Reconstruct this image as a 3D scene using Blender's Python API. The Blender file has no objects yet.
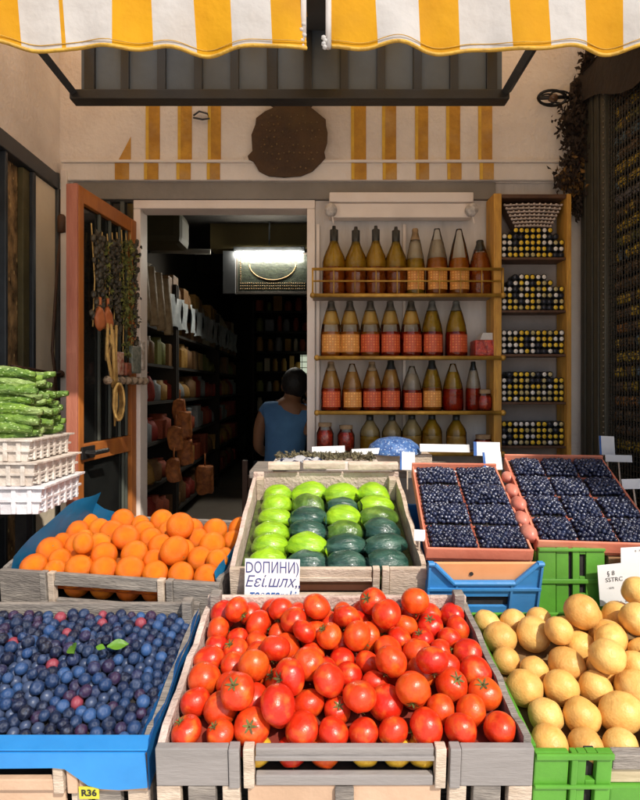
import bpy, bmesh, math, random
import numpy as np
from mathutils import Vector, Matrix, Euler, noise as mnoise
R = math.radians
rng = random.Random(7)
nrg = np.random.RandomState(11)
scene = bpy.context.scene
COL = scene.collection
FPX, HY, CZ = 560.0, 387.0, 1.40          # focal length in photo px, horizon row, eye height
def P(px, py, Y): return Vector(((px-320)/FPX*Y, Y, CZ-(py-HY)/FPX*Y))
F = 2.40                                   # facade distance
def fx(px): return (px-320)/FPX*F
def fz(py): return CZ-(py-HY)/FPX*F

# ------------------------------------------------------------------ materials
MATS = {}
def mat(name, c1, c2=None, scale=8.0, rough=0.6, bump=0.0, bscale=40.0, stretch=(1,1,1), spec=0.5,
        detail=5.0, rnd=None, metal=0.0, coat=0.0, sss=0.0, lo=0.35, hi=0.65, spots=None, rvar=0.0, trans=0.0, dirt=None):
    if name in MATS: return MATS[name]
    m = bpy.data.materials.new(name); m.use_nodes = True
    nt = m.node_tree; N = nt.nodes; L = nt.links
    b = N['Principled BSDF']
    b.inputs['Roughness'].default_value = rough; b.inputs['Metallic'].default_value = metal
    b.inputs['Specular IOR Level'].default_value = spec
    b.inputs['Coat Weight'].default_value = coat; b.inputs['Coat Roughness'].default_value = 0.08
    if sss:
        b.inputs['Subsurface Weight'].default_value = sss; b.inputs['Subsurface Scale'].default_value = 0.01
    tc = N.new('ShaderNodeTexCoord'); oi = N.new('ShaderNodeObjectInfo')
    add = N.new('ShaderNodeVectorMath'); add.operation = 'MULTIPLY_ADD'
    cx = N.new('ShaderNodeCombineXYZ')
    for k in range(3): L.new(oi.outputs['Random'], cx.inputs[k])
    mp = N.new('ShaderNodeMapping'); mp.inputs['Scale'].default_value = stretch
    L.new(tc.outputs['Object'], mp.inputs['Vector'])
    L.new(cx.outputs[0], add.inputs[0]); add.inputs[1].default_value = (17, 23, 31); L.new(mp.outputs[0], add.inputs[2])
    no = N.new('ShaderNodeTexNoise'); no.inputs['Scale'].default_value = scale; no.inputs['Detail'].default_value = detail
    no.inputs['Roughness'].default_value = 0.62
    L.new(add.outputs[0], no.inputs['Vector'])
    c2 = c2 or tuple(x*0.75 for x in c1)
    rp = N.new('ShaderNodeValToRGB'); rp.color_ramp.elements[0].position = lo; rp.color_ramp.elements[1].position = hi
    rp.color_ramp.elements[0].color = (*c2, 1); rp.color_ramp.elements[1].color = (*c1, 1)
    L.new(no.outputs['Fac'], rp.inputs['Fac'])
    col = rp.outputs['Color']
    if rnd:                                 # per-object tint: list of colours
        r2 = N.new('ShaderNodeValToRGB'); els = r2.color_ramp.elements
        while len(els) < len(rnd): els.new(0.5)
        for k, c in enumerate(rnd):
            els[k].position = k/(len(rnd)-1); els[k].color = (*c, 1)
        L.new(oi.outputs['Random'], r2.inputs['Fac'])
        mx = N.new('ShaderNodeMix'); mx.data_type = 'RGBA'; mx.blend_type = 'MULTIPLY'; mx.inputs[0].default_value = 1.0
        L.new(col, mx.inputs[6]); L.new(r2.outputs['Color'], mx.inputs[7]); col = mx.outputs[2]
    if dirt:                                # large blotches
        n2 = N.new('ShaderNodeTexNoise'); n2.inputs['Scale'].default_value = dirt[1]; n2.inputs['Detail'].default_value = 8
        L.new(add.outputs[0], n2.inputs['Vector'])
        r3 = N.new('ShaderNodeValToRGB'); r3.color_ramp.elements[0].position = 0.5; r3.color_ramp.elements[1].position = 0.72
        r3.color_ramp.elements[0].color = (0,0,0,1); r3.color_ramp.elements[1].color = (dirt[2],)*3+(1,)
        L.new(n2.outputs['Fac'], r3.inputs['Fac'])
        mx = N.new('ShaderNodeMix'); mx.data_type = 'RGBA'
        L.new(r3.outputs['Color'], mx.inputs[0]); L.new(col, mx.inputs[6]); mx.inputs[7].default_value = (*dirt[0], 1); col = mx.outputs[2]
    if spots:                               # (colour, voronoi scale, radius)
        vo = N.new('ShaderNodeTexVoronoi'); vo.inputs['Scale'].default_value = spots[1]
        L.new(add.outputs[0], vo.inputs['Vector'])
        lt = N.new('ShaderNodeMath'); lt.operation = 'LESS_THAN'; lt.inputs[1].default_value = spots[2]
        L.new(vo.outputs['Distance'], lt.inputs[0])
        mx = N.new('ShaderNodeMix'); mx.data_type = 'RGBA'
        L.new(lt.outputs[0], mx.inputs[0]); L.new(col, mx.inputs[6]); mx.inputs[7].default_value = (*spots[0], 1); col = mx.outputs[2]
    L.new(col, b.inputs['Base Color'])
    if rvar:
        mr = N.new('ShaderNodeMapRange'); mr.inputs[3].default_value = max(0.03, rough-rvar); mr.inputs[4].default_value = min(1, rough+rvar)
        L.new(no.outputs['Fac'], mr.inputs[0]); L.new(mr.outputs[0], b.inputs['Roughness'])
    if bump:
        nb = N.new('ShaderNodeTexNoise'); nb.inputs['Scale'].default_value = bscale; nb.inputs['Detail'].default_value = 6
        L.new(add.outputs[0], nb.inputs['Vector'])
        bp = N.new('ShaderNodeBump'); bp.inputs['Strength'].default_value = bump; bp.inputs['Distance'].default_value = 0.01
        L.new(nb.outputs['Fac'], bp.inputs['Height']); L.new(bp.outputs[0], b.inputs['Normal'])
    if trans:                               # thin cloth: light shines through
        tl = N.new('ShaderNodeBsdfTranslucent'); ms = N.new('ShaderNodeMixShader'); ms.inputs[0].default_value = trans
        L.new(col, tl.inputs['Color']); L.new(b.outputs[0], ms.inputs[1]); L.new(tl.outputs[0], ms.inputs[2])
        L.new(ms.outputs[0], N['Material Output'].inputs['Surface'])
    MATS[name] = m
    return m
def glass(name, tint, refl=0.12, rough=0.05):
    if name in MATS: return MATS[name]
    m = bpy.data.materials.new(name); m.use_nodes = True
    nt = m.node_tree; N = nt.nodes; L = nt.links
    for n in list(N):
        if n.type == 'BSDF_PRINCIPLED': N.remove(n)
    t = N.new('ShaderNodeBsdfTransparent'); t.inputs[0].default_value = (*tint, 1)
    g = N.new('ShaderNodeBsdfGlossy'); g.inputs['Roughness'].default_value = rough
    fr = N.new('ShaderNodeFresnel'); fr.inputs[0].default_value = 1.45
    mm = N.new('ShaderNodeMath'); mm.operation = 'ADD'; mm.inputs[1].default_value = refl; L.new(fr.outputs[0], mm.inputs[0])
    ms = N.new('ShaderNodeMixShader'); L.new(mm.outputs[0], ms.inputs[0]); L.new(t.outputs[0], ms.inputs[1]); L.new(g.outputs[0], ms.inputs[2])
    L.new(ms.outputs[0], N['Material Output'].inputs['Surface'])
    MATS[name] = m
    return m
def emis(name, c, s):
    m = bpy.data.materials.new(name); m.use_nodes = True
    b = m.node_tree.nodes['Principled BSDF']; b.inputs['Base Color'].default_value = (*c, 1)
    b.inputs['Emission Color'].default_value = (*c, 1); b.inputs['Emission Strength'].default_value = s
    return m

# ------------------------------------------------------------------ mesh builder
class MB:
    def __init__(s): s.bm = bmesh.new(); s.mi = 0
    def _mark(s, nf):
        if s.mi:
            s.bm.faces.ensure_lookup_table()
            for f in s.bm.faces[nf:]: f.material_index = s.mi
    def box(s, c, size, rot=None, bev=0.0, M=None):
        nf = len(s.bm.faces)
        T = Matrix.Translation(Vector(c))
        if rot: T = T @ Euler(rot).to_matrix().to_4x4()
        T = T @ Matrix.Diagonal((*size, 1))
        if M: T = M @ T
        t = bmesh.new(); vs = bmesh.ops.create_cube(t, size=1, matrix=T)['verts']
        if bev: bmesh.ops.bevel(t, geom=t.edges[:], offset=bev, segments=2, profile=0.6, affect='EDGES')
        s.merge(t); s._mark(nf); return s
    def bb(s, x0, x1, y0, y1, z0, z1, bev=0.0): return s.box(((x0+x1)/2, (y0+y1)/2, (z0+z1)/2), (abs(x1-x0), abs(y1-y0), abs(z1-z0)), bev=bev)
    def merge(s, t):
        me = bpy.data.meshes.new('tmp'); t.to_mesh(me); t.free(); s.bm.from_mesh(me); bpy.data.meshes.remove(me)
    def tube(s, pts, r, seg=8, caps=True):
        nf = len(s.bm.faces)
        pts = [Vector(p) for p in pts]; n = len(pts); rs = r if isinstance(r, (list, tuple)) else [r]*n
        rings = []; up = Vector((0.13, 0.27, 0.95))
        for i, p in enumerate(pts):
            d = (pts[min(i+1, n-1)]-pts[max(i-1, 0)])
            if d.length < 1e-9: d = Vector((0,0,1))
            d.normalize()
            u = d.cross(up)
            if u.length < 1e-3: u = d.cross(Vector((1,0,0)))
            u.normalize(); w = d.cross(u); up = w.cross(d) if False else up
            rings.append([s.bm.verts.new(p+(u*math.cos(a)+w*math.sin(a))*rs[i]) for a in [2*math.pi*k/seg for k in range(seg)]])
        for a, b in zip(rings, rings[1:]):
            for k in range(seg): s.bm.faces.new((a[k], a[(k+1)%seg], b[(k+1)%seg], b[k]))
        if caps: s.bm.faces.new(rings[0][::-1]); s.bm.faces.new(rings[-1])
        s._mark(nf); return s
    def lathe(s, prof, seg=20, M=None):
        nf = len(s.bm.faces)
        M = M or Matrix(); rings = []
        for r, z in prof:
            if r < 1e-6: rings.append([s.bm.verts.new(M @ Vector((0,0,z)))])
            else: rings.append([s.bm.verts.new(M @ Vector((r*math.cos(2*math.pi*k/seg), r*math.sin(2*math.pi*k/seg), z))) for k in range(seg)])
        for a, b in zip(rings, rings[1:]):
            for k in range(seg):
                k2 = (k+1) % seg
                if len(a) == 1 and len(b) == 1: continue
                if len(a) == 1: s.bm.faces.new((a[0], b[k2], b[k]))
                elif len(b) == 1: s.bm.faces.new((a[k], a[k2], b[0]))
                else: s.bm.faces.new((a[k], a[k2], b[k2], b[k]))
        s._mark(nf); return s
    def prism(s, poly, d0, d1, M=None):      # polygon in xz, extruded along y
        nf = len(s.bm.faces); M = M or Matrix()
        a = [s.bm.verts.new(M @ Vector((x, d0, z))) for x, z in poly]; b = [s.bm.verts.new(M @ Vector((x, d1, z))) for x, z in poly]
        n = len(poly); s.bm.faces.new(a); s.bm.faces.new(b[::-1])
        for k in range(n): s.bm.faces.new((a[k], b[k], b[(k+1)%n], a[(k+1)%n]))
        s._mark(nf); return s
    def ico(s, c, r, sub=2, scale=(1,1,1)):
        nf = len(s.bm.faces)
        bmesh.ops.create_icosphere(s.bm, subdivisions=sub, radius=r, matrix=Matrix.Translation(Vector(c)) @ Matrix.Diagonal((*scale, 1)))
        s._mark(nf); return s
    def quad(s, *pts):
        nf = len(s.bm.faces); s.bm.faces.new([s.bm.verts.new(Vector(p)) for p in pts]); s._mark(nf); return s
    def grid(s, fn, nu, nv):
        nf = len(s.bm.faces)
        v = [[s.bm.verts.new(Vector(fn(i/nu, j/nv))) for j in range(nv+1)] for i in range(nu+1)]
        for i in range(nu):
            for j in range(nv): s.bm.faces.new((v[i][j], v[i+1][j], v[i+1][j+1], v[i][j+1]))
        s._mark(nf); return s
    def jitter(s, amp, freq):
        for v in s.bm.verts:
            v.co += mnoise.noise_vector(v.co*freq)*amp
        return s
    def build(s, name, m, parent=None, smooth=False, fixn=True):
        if fixn: bmesh.ops.recalc_face_normals(s.bm, faces=s.bm.faces)
        me = bpy.data.meshes.new(name); s.bm.to_mesh(me); s.bm.free()
        for x in (m if isinstance(m, (list, tuple)) else [m]): me.materials.append(x)
        if smooth:
            for p in me.polygons: p.use_smooth = True
        o = bpy.data.objects.new(name, me); COL.objects.link(o)
        if parent: o.parent = parent
        return o
def tag(o, label, cat, group=None, kind=None):
    o['label'] = label; o['category'] = cat
    if group: o['group'] = group
    if kind: o['kind'] = kind
    return o
def thing(name, label, cat, loc=(0,0,0), rot=(0,0,0), group=None):
    o = bpy.data.objects.new(name, None); COL.objects.link(o); o.empty_display_size = 0.05
    o.location = loc; o.rotation_euler = rot
    return tag(o, label, cat, group)
def dup(o, parent=None):
    c = o.copy(); COL.objects.link(c)
    if parent: c.parent = parent
    for ch in list(o.children): dup(ch, c)
    return c
def structure(o): o['kind'] = 'structure'; return o
def autosmooth(o, ang=40):
    for p in o.data.polygons: p.use_smooth = True
    o.data.set_sharp_from_angle(angle=R(ang))
    return o
ORD = ['first','second','third','fourth','fifth','sixth','seventh','eighth','ninth','tenth','eleventh','twelfth']

# palette
wood_grey = mat('weathered_wood', (0.34,0.30,0.26), (0.17,0.15,0.135), 14, 0.85, 0.5, 60, stretch=(1,6,6), dirt=((0.12,0.10,0.09),3,0.6))
wood_front = mat('grey_painted_board', (0.31,0.285,0.275), (0.25,0.23,0.22), 5, 0.6, 0.22, 60, stretch=(0.6,1.5,3), dirt=((0.14,0.12,0.11),5,0.5))
wood_pale = mat('pale_crate_wood', (0.66,0.54,0.43), (0.46,0.36,0.27), 9, 0.8, 0.4, 60, stretch=(1.5,5,6), dirt=((0.2,0.14,0.1),4,0.55))
wood_pink = mat('pink_sunlit_wood', (0.70,0.57,0.50), (0.50,0.38,0.32), 10, 0.85, 0.6, 50, stretch=(2,2,2), dirt=((0.3,0.2,0.16),5,0.6))  # pinkish pale wood; in the tomato crate its tone paints sunlight on boards
peach_card = mat('peach_cardboard', (0.62,0.43,0.30), (0.53,0.35,0.235), 6, 0.8, 0.15, 90, dirt=((0.38,0.25,0.16),4,0.5))
blue_plastic = mat('blue_liner', (0.03,0.27,0.68), (0.02,0.21,0.56), 5, 0.38, 0.12, 25, spec=0.5, rvar=0.1)
blue_crate_m = mat('blue_crate_plastic', (0.05,0.27,0.62), (0.035,0.2,0.48), 7, 0.42, 0.08, 60, dirt=((0.12,0.16,0.22),4,0.35))
green_crate_m = mat('green_crate_plastic', (0.11,0.36,0.035), (0.08,0.27,0.025), 7, 0.42, 0.08, 60, dirt=((0.06,0.11,0.03),4,0.5))
salmon = mat('salmon_tray', (0.72,0.24,0.15), (0.62,0.18,0.11), 7, 0.65, 0.1, 60, dirt=((0.75,0.4,0.25),6,0.5))
plaster = mat('plaster', (0.83,0.76,0.69), (0.72,0.64,0.575), 3.5, 0.92, 0.5, 55, dirt=((0.50,0.42,0.36),2.2,0.55))
plaster_w = mat('plaster_white', (0.84,0.77,0.71), (0.75,0.68,0.61), 3.0, 0.9, 0.35, 45, dirt=((0.42,0.36,0.31),2.5,0.45))
ochre = mat('ochre_paint', (0.62,0.32,0.04), (0.42,0.20,0.03), 12, 0.9, 0.5, 60, dirt=((0.5,0.36,0.2),7,0.5))
frame_grey = mat('grey_frame_paint', (0.25,0.225,0.195), (0.20,0.18,0.155), 6, 0.6, 0.12, 60, dirt=((0.14,0.12,0.10),4,0.4))
panel_grey = mat('grey_backboard', (0.64,0.60,0.565), (0.53,0.495,0.465), 4, 0.8, 0.2, 30, stretch=(3,1,0.6), dirt=((0.24,0.21,0.19),3,0.6))
white_paint = mat('white_frame_paint', (0.84,0.75,0.68), (0.74,0.65,0.58), 5, 0.5, 0.1, 60, dirt=((0.4,0.32,0.27),5,0.4))
black_metal = mat('black_metal', (0.016,0.015,0.015), (0.009,0.009,0.009), 10, 0.45, 0.1, 80)
dark_metal = mat('dark_metal', (0.05,0.055,0.06), (0.03,0.033,0.036), 8, 0.5, 0.1, 80)
brass = mat('old_brass', (0.66,0.38,0.06), (0.34,0.18,0.03), 14, 0.45, 0.2, 90, metal=0.3, dirt=((0.1,0.06,0.02),6,0.6))
gold_wood = mat('golden_wood', (0.72,0.38,0.06), (0.46,0.22,0.035), 10, 0.6, 0.35, 60, stretch=(6,6,1), dirt=((0.14,0.07,0.02),5,0.6))
door_orange = mat('orange_door_paint', (0.46,0.155,0.03), (0.34,0.105,0.022), 7, 0.5, 0.12, 60, stretch=(3,3,0.6), dirt=((0.22,0.06,0.025),4,0.5))
door_edge = mat('sunlit_door_edge', (0.50,0.19,0.12), (0.38,0.12,0.075), 6, 0.6, 0.15, 60, stretch=(3,3,0.5), dirt=((0.25,0.08,0.05),4,0.5))  # pinkish tone paints the sunlight on the door's free edge
dark_pane = mat('dark_pane', (0.016,0.017,0.016), (0.008,0.009,0.009), 6, 0.12, 0.02, 20)
white_paper = mat('white_paper', (0.80,0.80,0.80), (0.74,0.74,0.75), 5, 0.75, 0.1, 30)
ink_blue = mat('blue_ink', (0.05,0.07,0.25), (0.03,0.04,0.16), 30, 0.6)
ink_bright = mat('bright_blue_ink', (0.03,0.14,0.45), (0.02,0.08,0.3), 30, 0.6)
ink_black = mat('black_ink', (0.02,0.02,0.02), (0.015,0.015,0.015), 30, 0.6)
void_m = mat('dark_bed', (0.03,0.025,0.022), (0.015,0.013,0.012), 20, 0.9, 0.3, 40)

# ------------------------------------------------------------------ world, sun, camera
el, d = 43.0, None
SX, SY = 0.42, -0.74
az = math.atan2(SX, SY)
sd = Vector((math.sin(az)*math.cos(R(el)), math.cos(az)*math.cos(R(el)), math.sin(R(el))))
w = bpy.data.worlds.new('World'); scene.world = w; w.use_nodes = True
sk = w.node_tree.nodes.new('ShaderNodeTexSky'); sk.sky_type = 'NISHITA'; sk.sun_disc = False
sk.sun_elevation = R(el); sk.sun_rotation = az % (2*math.pi); sk.air_density = 1.0; sk.dust_density = 2.0
bg = w.node_tree.nodes['Background']; bg.inputs['Strength'].default_value = 0.15
w.node_tree.links.new(sk.outputs[0], bg.inputs['Color'])
sl = bpy.data.lights.new('sun', 'SUN'); sl.energy = 4.5; sl.angle = R(0.9); sl.color = (1.0, 0.93, 0.82)
so = bpy.data.objects.new('sun', sl); COL.objects.link(so); so.rotation_euler = (-sd).to_track_quat('-Z', 'Y').to_euler(); so.location = (2,-4,6)
cam = bpy.data.cameras.new('camera'); co = bpy.data.objects.new('camera', cam); COL.objects.link(co)
co.location = (0, 0, CZ); co.rotation_euler = (R(90), 0, 0)
cam.sensor_fit = 'VERTICAL'; cam.sensor_height = 36; cam.lens = FPX/800*36; cam.shift_y = -(400-HY)/800; cam.clip_start = 0.02; cam.clip_end = 500
scene.camera = co
scene.view_settings.view_transform = 'Standard'; scene.view_settings.look = 'None'; scene.view_settings.exposure = 0

# ------------------------------------------------------------------ setting
pav = mat('pavement', (0.76,0.70,0.63), (0.66,0.60,0.54), 5, 0.9, 0.3, 60, dirt=((0.42,0.38,0.33),2,0.5))
m_ = MB(); m_.grid(lambda u, v: (-150+300*u, -150+300*v, 0), 4, 4)
structure(m_.build('ground', pav))
SF = 0.30                                     # shop floor height
floor_m = mat('shop_floor', (0.36,0.31,0.26), (0.24,0.2,0.165), 4, 0.55, 0.1, 60, dirt=((0.14,0.12,0.10),2,0.5))
m_ = MB(); m_.bb(-1.6, 1.3, F-0.06, 9.0, 0.004, SF); structure(m_.build('shop_floor', floor_m))

# ------------------------------------------------------------------ building
B = thing('shop_building', 'pale plastered shop building with ochre wall stripes and an open doorway', 'building', (0, F, 0))
def bp(mb, name, m, smooth=False, parent=None):
    """build in world coordinates, then hang under the building"""
    for v in mb.bm.verts: v.co -= Vector((0, F, 0))
    return mb.build(name, m, parent or B, smooth)
ZL = fz(165); ZT = fz(183)                    # cornice top, lintel top
m_ = MB(); m_.bb(-1.7, 1.9, F, F+0.16, ZT, 3.9); m_.bb(fx(571), 1.9, F, F+0.16, 0.0, ZT)
bp(m_, 'facade_wall', plaster)
m_ = MB(); m_.bb(fx(64), fx(563), F-0.022, F-0.0, ZT+0.004, ZL, 0.004)
m_.bb(fx(64), fx(563), F-0.030, F-0.0, ZL, ZL+0.012, 0.003); bp(m_, 'cornice', plaster_w)
for k, (a, b) in enumerate([(146,160),(178,192),(208,221),(351,366),(382,396),(415,428),(446,460),(478,492)]):
    m_ = MB(); m_.bb(fx(a), fx(b), F-0.003, F+0.01, ZL+0.014, fz(70)); m_.bb(fx(a), fx(b), F-0.0255, F-0.01, ZT+0.006, ZL-0.002)
    bp(m_, 'painted_stripe', ochre)
    m_ = MB(); m_.bb(fx(a), fx(a+3), F-0.0045, F-0.0032, ZL+0.014, fz(70)); m_.bb(fx(a), fx(a+3), F-0.027, F-0.0257, ZT+0.006, ZL-0.002); bp(m_, 'stripe_edge', mat('yellow_edge_paint', (0.80,0.50,0.06), (0.62,0.36,0.05), 12, 0.9, 0.4, 60))
m_ = MB(); m_.prism([(fx(118), ZL+0.014), (fx(131), ZL+0.014), (fx(131), fz(137))], F-0.003, F+0.01)
m_.bb(fx(117), fx(131), F-0.0255, F-0.01, ZT+0.006, ZL-0.002); bp(m_, 'painted_stripe', ochre)
# shopfront: lintel, white door frame, grey backboard behind the bottle shelves
m_ = MB(); m_.bb(fx(74), fx(495), F-0.012, F+0.10, fz(200), ZT, 0.004); bp(m_, 'lintel', frame_grey)
m_ = MB()
m_.bb(fx(134), fx(315), F-0.008, F+0.09, fz(209), fz(200)-0.002, 0.003)
m_.bb(fx(307), fx(315), F-0.008, F+0.09, SF, fz(209)-0.001, 0.003)
m_.bb(fx(134), fx(141), F-0.008, F+0.09, SF, fz(209)-0.001, 0.003); bp(m_, 'door_frame', white_paint)
m_ = MB(); m_.bb(fx(315)+0.001, fx(495), F+0.004, F+0.08, 0.004, fz(200)-0.002)
m_.bb(fx(488), fx(494), F-0.010, F+0.003, 0.004, fz(200)-0.004, 0.002); bp(m_, 'backboard', panel_grey)
m_ = MB(); m_.bb(fx(494)+0.002, fx(571), F+0.006, F+0.1, 0.004, ZT-0.001); bp(m_, 'backboard', panel_grey)
# fixed glazing left of the door
m_ = MB(); m_.bb(fx(75), fx(134), F+0.02, F+0.03, SF, fz(200)-0.004); bp(m_, 'side_glazing', dark_pane)
m_ = MB()
for x in (78, 92, 106, 120): m_.bb(fx(x), fx(x)+0.018, F+0.0, F+0.018, SF, fz(200)-0.004, 0.002)
bp(m_, 'glazing_bar', mat('green_grey_bar', (0.10,0.11,0.09), (0.06,0.065,0.055), 6, 0.5))
# white strip and pipe beside the door
m_ = MB(); m_.bb(fx(63.5), fx(70), F-0.03, F-0.001, 0.004, fz(172), 0.004); bp(m_, 'white_trim', white_paint)
m_ = MB(); m_.tube([(fx(61)-0.003, F-0.03, 0.004), (fx(61)-0.003, F-0.03, fz(176))], 0.011, 10); bp(m_, 'drain_pipe', dark_metal, True)
# left side wall
XL = -1.116
m_ = MB(); m_.bb(XL-0.2, XL, 0.95, F-0.001, 2.30, 3.9); bp(m_, 'side_wall', plaster)
m_ = MB(); m_.bb(XL-0.2, XL, 2.185, F-0.001, 0.004, 2.232); bp(m_, 'side_pillar', mat('cream_paint', (0.92,0.80,0.62), (0.82,0.69,0.50), 3, 0.8, 0.2, 40, dirt=((0.4,0.3,0.2),3,0.5)))
W = bpy.data.objects.new('side_window', None); COL.objects.link(W); W.parent = B
fw = MB(); fw.bb(XL-0.06, XL+0.012, 0.95, F-0.03, 2.235, 2.299, 0.004)
for y0, y1 in ((2.165,2.187),(1.975,1.99),(1.6,1.64),(0.95,1.0)): fw.bb(XL-0.06, XL+0.008, y0, y1, 0.004, 2.233, 0.003)
bp(fw, 'window_frame', mat('blue_black_metal', (0.035,0.042,0.05), (0.02,0.024,0.03), 8, 0.4), parent=W)
m_ = MB(); m_.bb(XL-0.05, XL-0.03, 1.99, 2.165, 0.004, 2.233)
bp(m_, 'window_pane', mat('bamboo_weave', (0.40,0.25,0.11), (0.05,0.03,0.015), 45, 0.6, 0.9, 60, stretch=(1,0.6,0.35), spots=((0.5,0.34,0.15),70,0.2)), parent=W)
m_ = MB(); m_.bb(XL-0.05, XL-0.03, 1.0, 1.975, 0.004, 2.233); bp(m_, 'window_pane', dark_pane, parent=W)
m_ = MB(); m_.bb(XL-0.028, XL-0.006, 2.118, 2.163, 0.004, 2.232, 0.002); bp(m_, 'window_stile', mat('olive_stile', (0.10,0.085,0.035), (0.06,0.05,0.02), 7, 0.6, 0.2, 50), parent=W)
# shop interior shell
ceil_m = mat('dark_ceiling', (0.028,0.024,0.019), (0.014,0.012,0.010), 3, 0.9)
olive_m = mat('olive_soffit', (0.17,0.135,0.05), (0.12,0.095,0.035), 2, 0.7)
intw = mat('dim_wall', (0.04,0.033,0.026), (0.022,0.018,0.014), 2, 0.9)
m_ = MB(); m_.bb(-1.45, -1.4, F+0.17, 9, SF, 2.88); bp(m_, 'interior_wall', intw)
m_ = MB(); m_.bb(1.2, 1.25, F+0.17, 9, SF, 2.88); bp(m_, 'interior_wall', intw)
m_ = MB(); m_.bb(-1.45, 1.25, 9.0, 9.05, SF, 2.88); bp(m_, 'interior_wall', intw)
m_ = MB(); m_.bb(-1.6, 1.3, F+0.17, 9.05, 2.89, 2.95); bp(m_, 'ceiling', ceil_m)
m_ = MB(); m_.bb(-1.0, 1.19, 5.1, 5.3, 2.66, 2.888); bp(m_, 'ceiling_beam', olive_m)
m_ = MB(); m_.bb(-1.38, -1.02, 4.1, 4.4, 2.46, 2.70, 0.05); bp(m_, 'duct', mat('dull_olive', (0.09,0.075,0.03), (0.06,0.05,0.02), 2, 0.7))
for y in (6.3, 7.1, 7.9):
    m_ = MB(); m_.bb(-1.39, 1.19, y, y+0.12, 2.70, 2.888); bp(m_, 'ceiling_beam', ceil_m)
m_ = MB(); m_.tube([(-1.39,4.6,2.52),(-0.9,4.6,2.51)], 0.022, 8); bp(m_, 'conduit', mat('pale_conduit', (0.3,0.28,0.24), None, 5, 0.6), True)
m_ = MB(); m_.bb(-0.87, -0.76, 5.02, 5.06, 2.24, 2.62); bp(m_, 'hanging_board', mat('grey_board', (0.07,0.075,0.08), None, 4, 0.7))

# open door leaf (hinged at the left jamb, swung out towards the street)
hx, hy = -0.782, F-0.012
nx, ny = -0.838, 1.945
DL = math.hypot(nx-hx, ny-hy)
D = bpy.data.objects.new('door', None); COL.objects.link(D); D.parent = B
D.location = (hx, hy-F, 0); D.rotation_euler = (0, 0, math.atan2(ny-hy, nx-hx))
TK, ZB, ZTOP, ZM = 0.041, SF+0.02, 2.105, 1.165
def dpart(name, boxes, m, bev=0.003, **k):
    b = MB()
    for q in boxes: b.bb(*q, bev=bev)
    return b.build(name, m, D, **k)
dpart('door_stile', [(DL-0.035, DL-0.0015, -TK+0.001, -0.0, ZB, ZTOP)], door_orange)
dpart('door_edge', [(DL-0.0013, DL+0.010, -TK, -0.001, ZB, ZTOP)], door_edge, 0.002)
dpart('door_stile', [(0.0, 0.045, -TK, 0.0, ZB, ZTOP)], door_orange)
dpart('door_rail', [(0.046, DL-0.036, -TK, -0.001, ZTOP-0.055, ZTOP)], door_orange)
dpart('door_rail', [(0.046, DL-0.036, -TK, -0.001, ZM-0.032, ZM+0.032)], door_orange)
dpart('door_rail', [(0.046, DL-0.036, -TK, -0.001, ZB, ZB+0.12)], door_orange)
dpart('door_pane', [(0.046, DL-0.036, -0.024, -0.018, ZM+0.033, ZTOP-0.056)], dark_pane, 0)
dpart('door_pane', [(0.046, DL-0.036, -0.024, -0.018, ZB+0.121, ZM-0.033)], dark_pane, 0)
dpart('glazing_bar', [(x, x+0.012, -0.017, -0.008, ZB+0.121, ZM-0.034) for x in (0.062, 0.09)]+[(x, x+0.012, -0.017, -0.008, ZM+0.034, ZTOP-0.057) for x in (0.062,0.12,0.20,0.28)],
      mat('green_grey_bar', (0.10,0.11,0.09)), 0.002)
m_ = MB(); m_.bb(DL-0.09, DL-0.005, 0.004, 0.012, ZM-0.02, ZM+0.025, 0.003); m_.tube([(DL-0.03,0.012,ZM+0.003),(DL-0.03,0.04,ZM+0.003),(DL-0.12,0.042,ZM+0.003)], 0.009, 8)
m_.build('door_handle', black_metal, D)

# cable on the cream pillar
m_ = MB(); pts = [(XL+0.012, 2.385, 2.24), (XL+0.012, 2.37, 2.0), (XL+0.012, 2.33, 1.72), (XL+0.012, 2.31, 1.55), (XL+0.012, 2.335, 1.45), (XL+0.012, 2.36, 1.3), (XL+0.012,2.36,0.9)]
m_.tube(pts, 0.006, 6); m_.tube([(XL+0.014, 2.335, 1.45),(XL+0.012,2.31,1.35),(XL+0.012,2.29,1.2)], 0.005, 6)
m_.lathe([(0,0),(0.02,0.004),(0.02,0.07),(0.012,0.08),(0,0.08)], 10, Matrix.Translation((XL+0.022,2.375,2.05)))
tag(m_.build('cable', mat('brown_cable', (0.10,0.045,0.022), None, 10, 0.6), None, True), 'thin brown cable drooping down the cream pillar left of the door', 'cable')
m_ = MB(); m_.tube([(XL+0.03,1.97,1.475),(XL+0.03,2.2,1.462),(XL+0.03,2.34,1.455)], 0.005, 6); m_.ico((XL+0.028,2.35,1.455), 0.016, 2)
tag(m_.build('rail_rod', mat('rust', (0.12,0.05,0.025), (0.05,0.025,0.015), 20, 0.7), None, True), 'thin dark iron rod with a rusty knob across the side window', 'rod')

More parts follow.
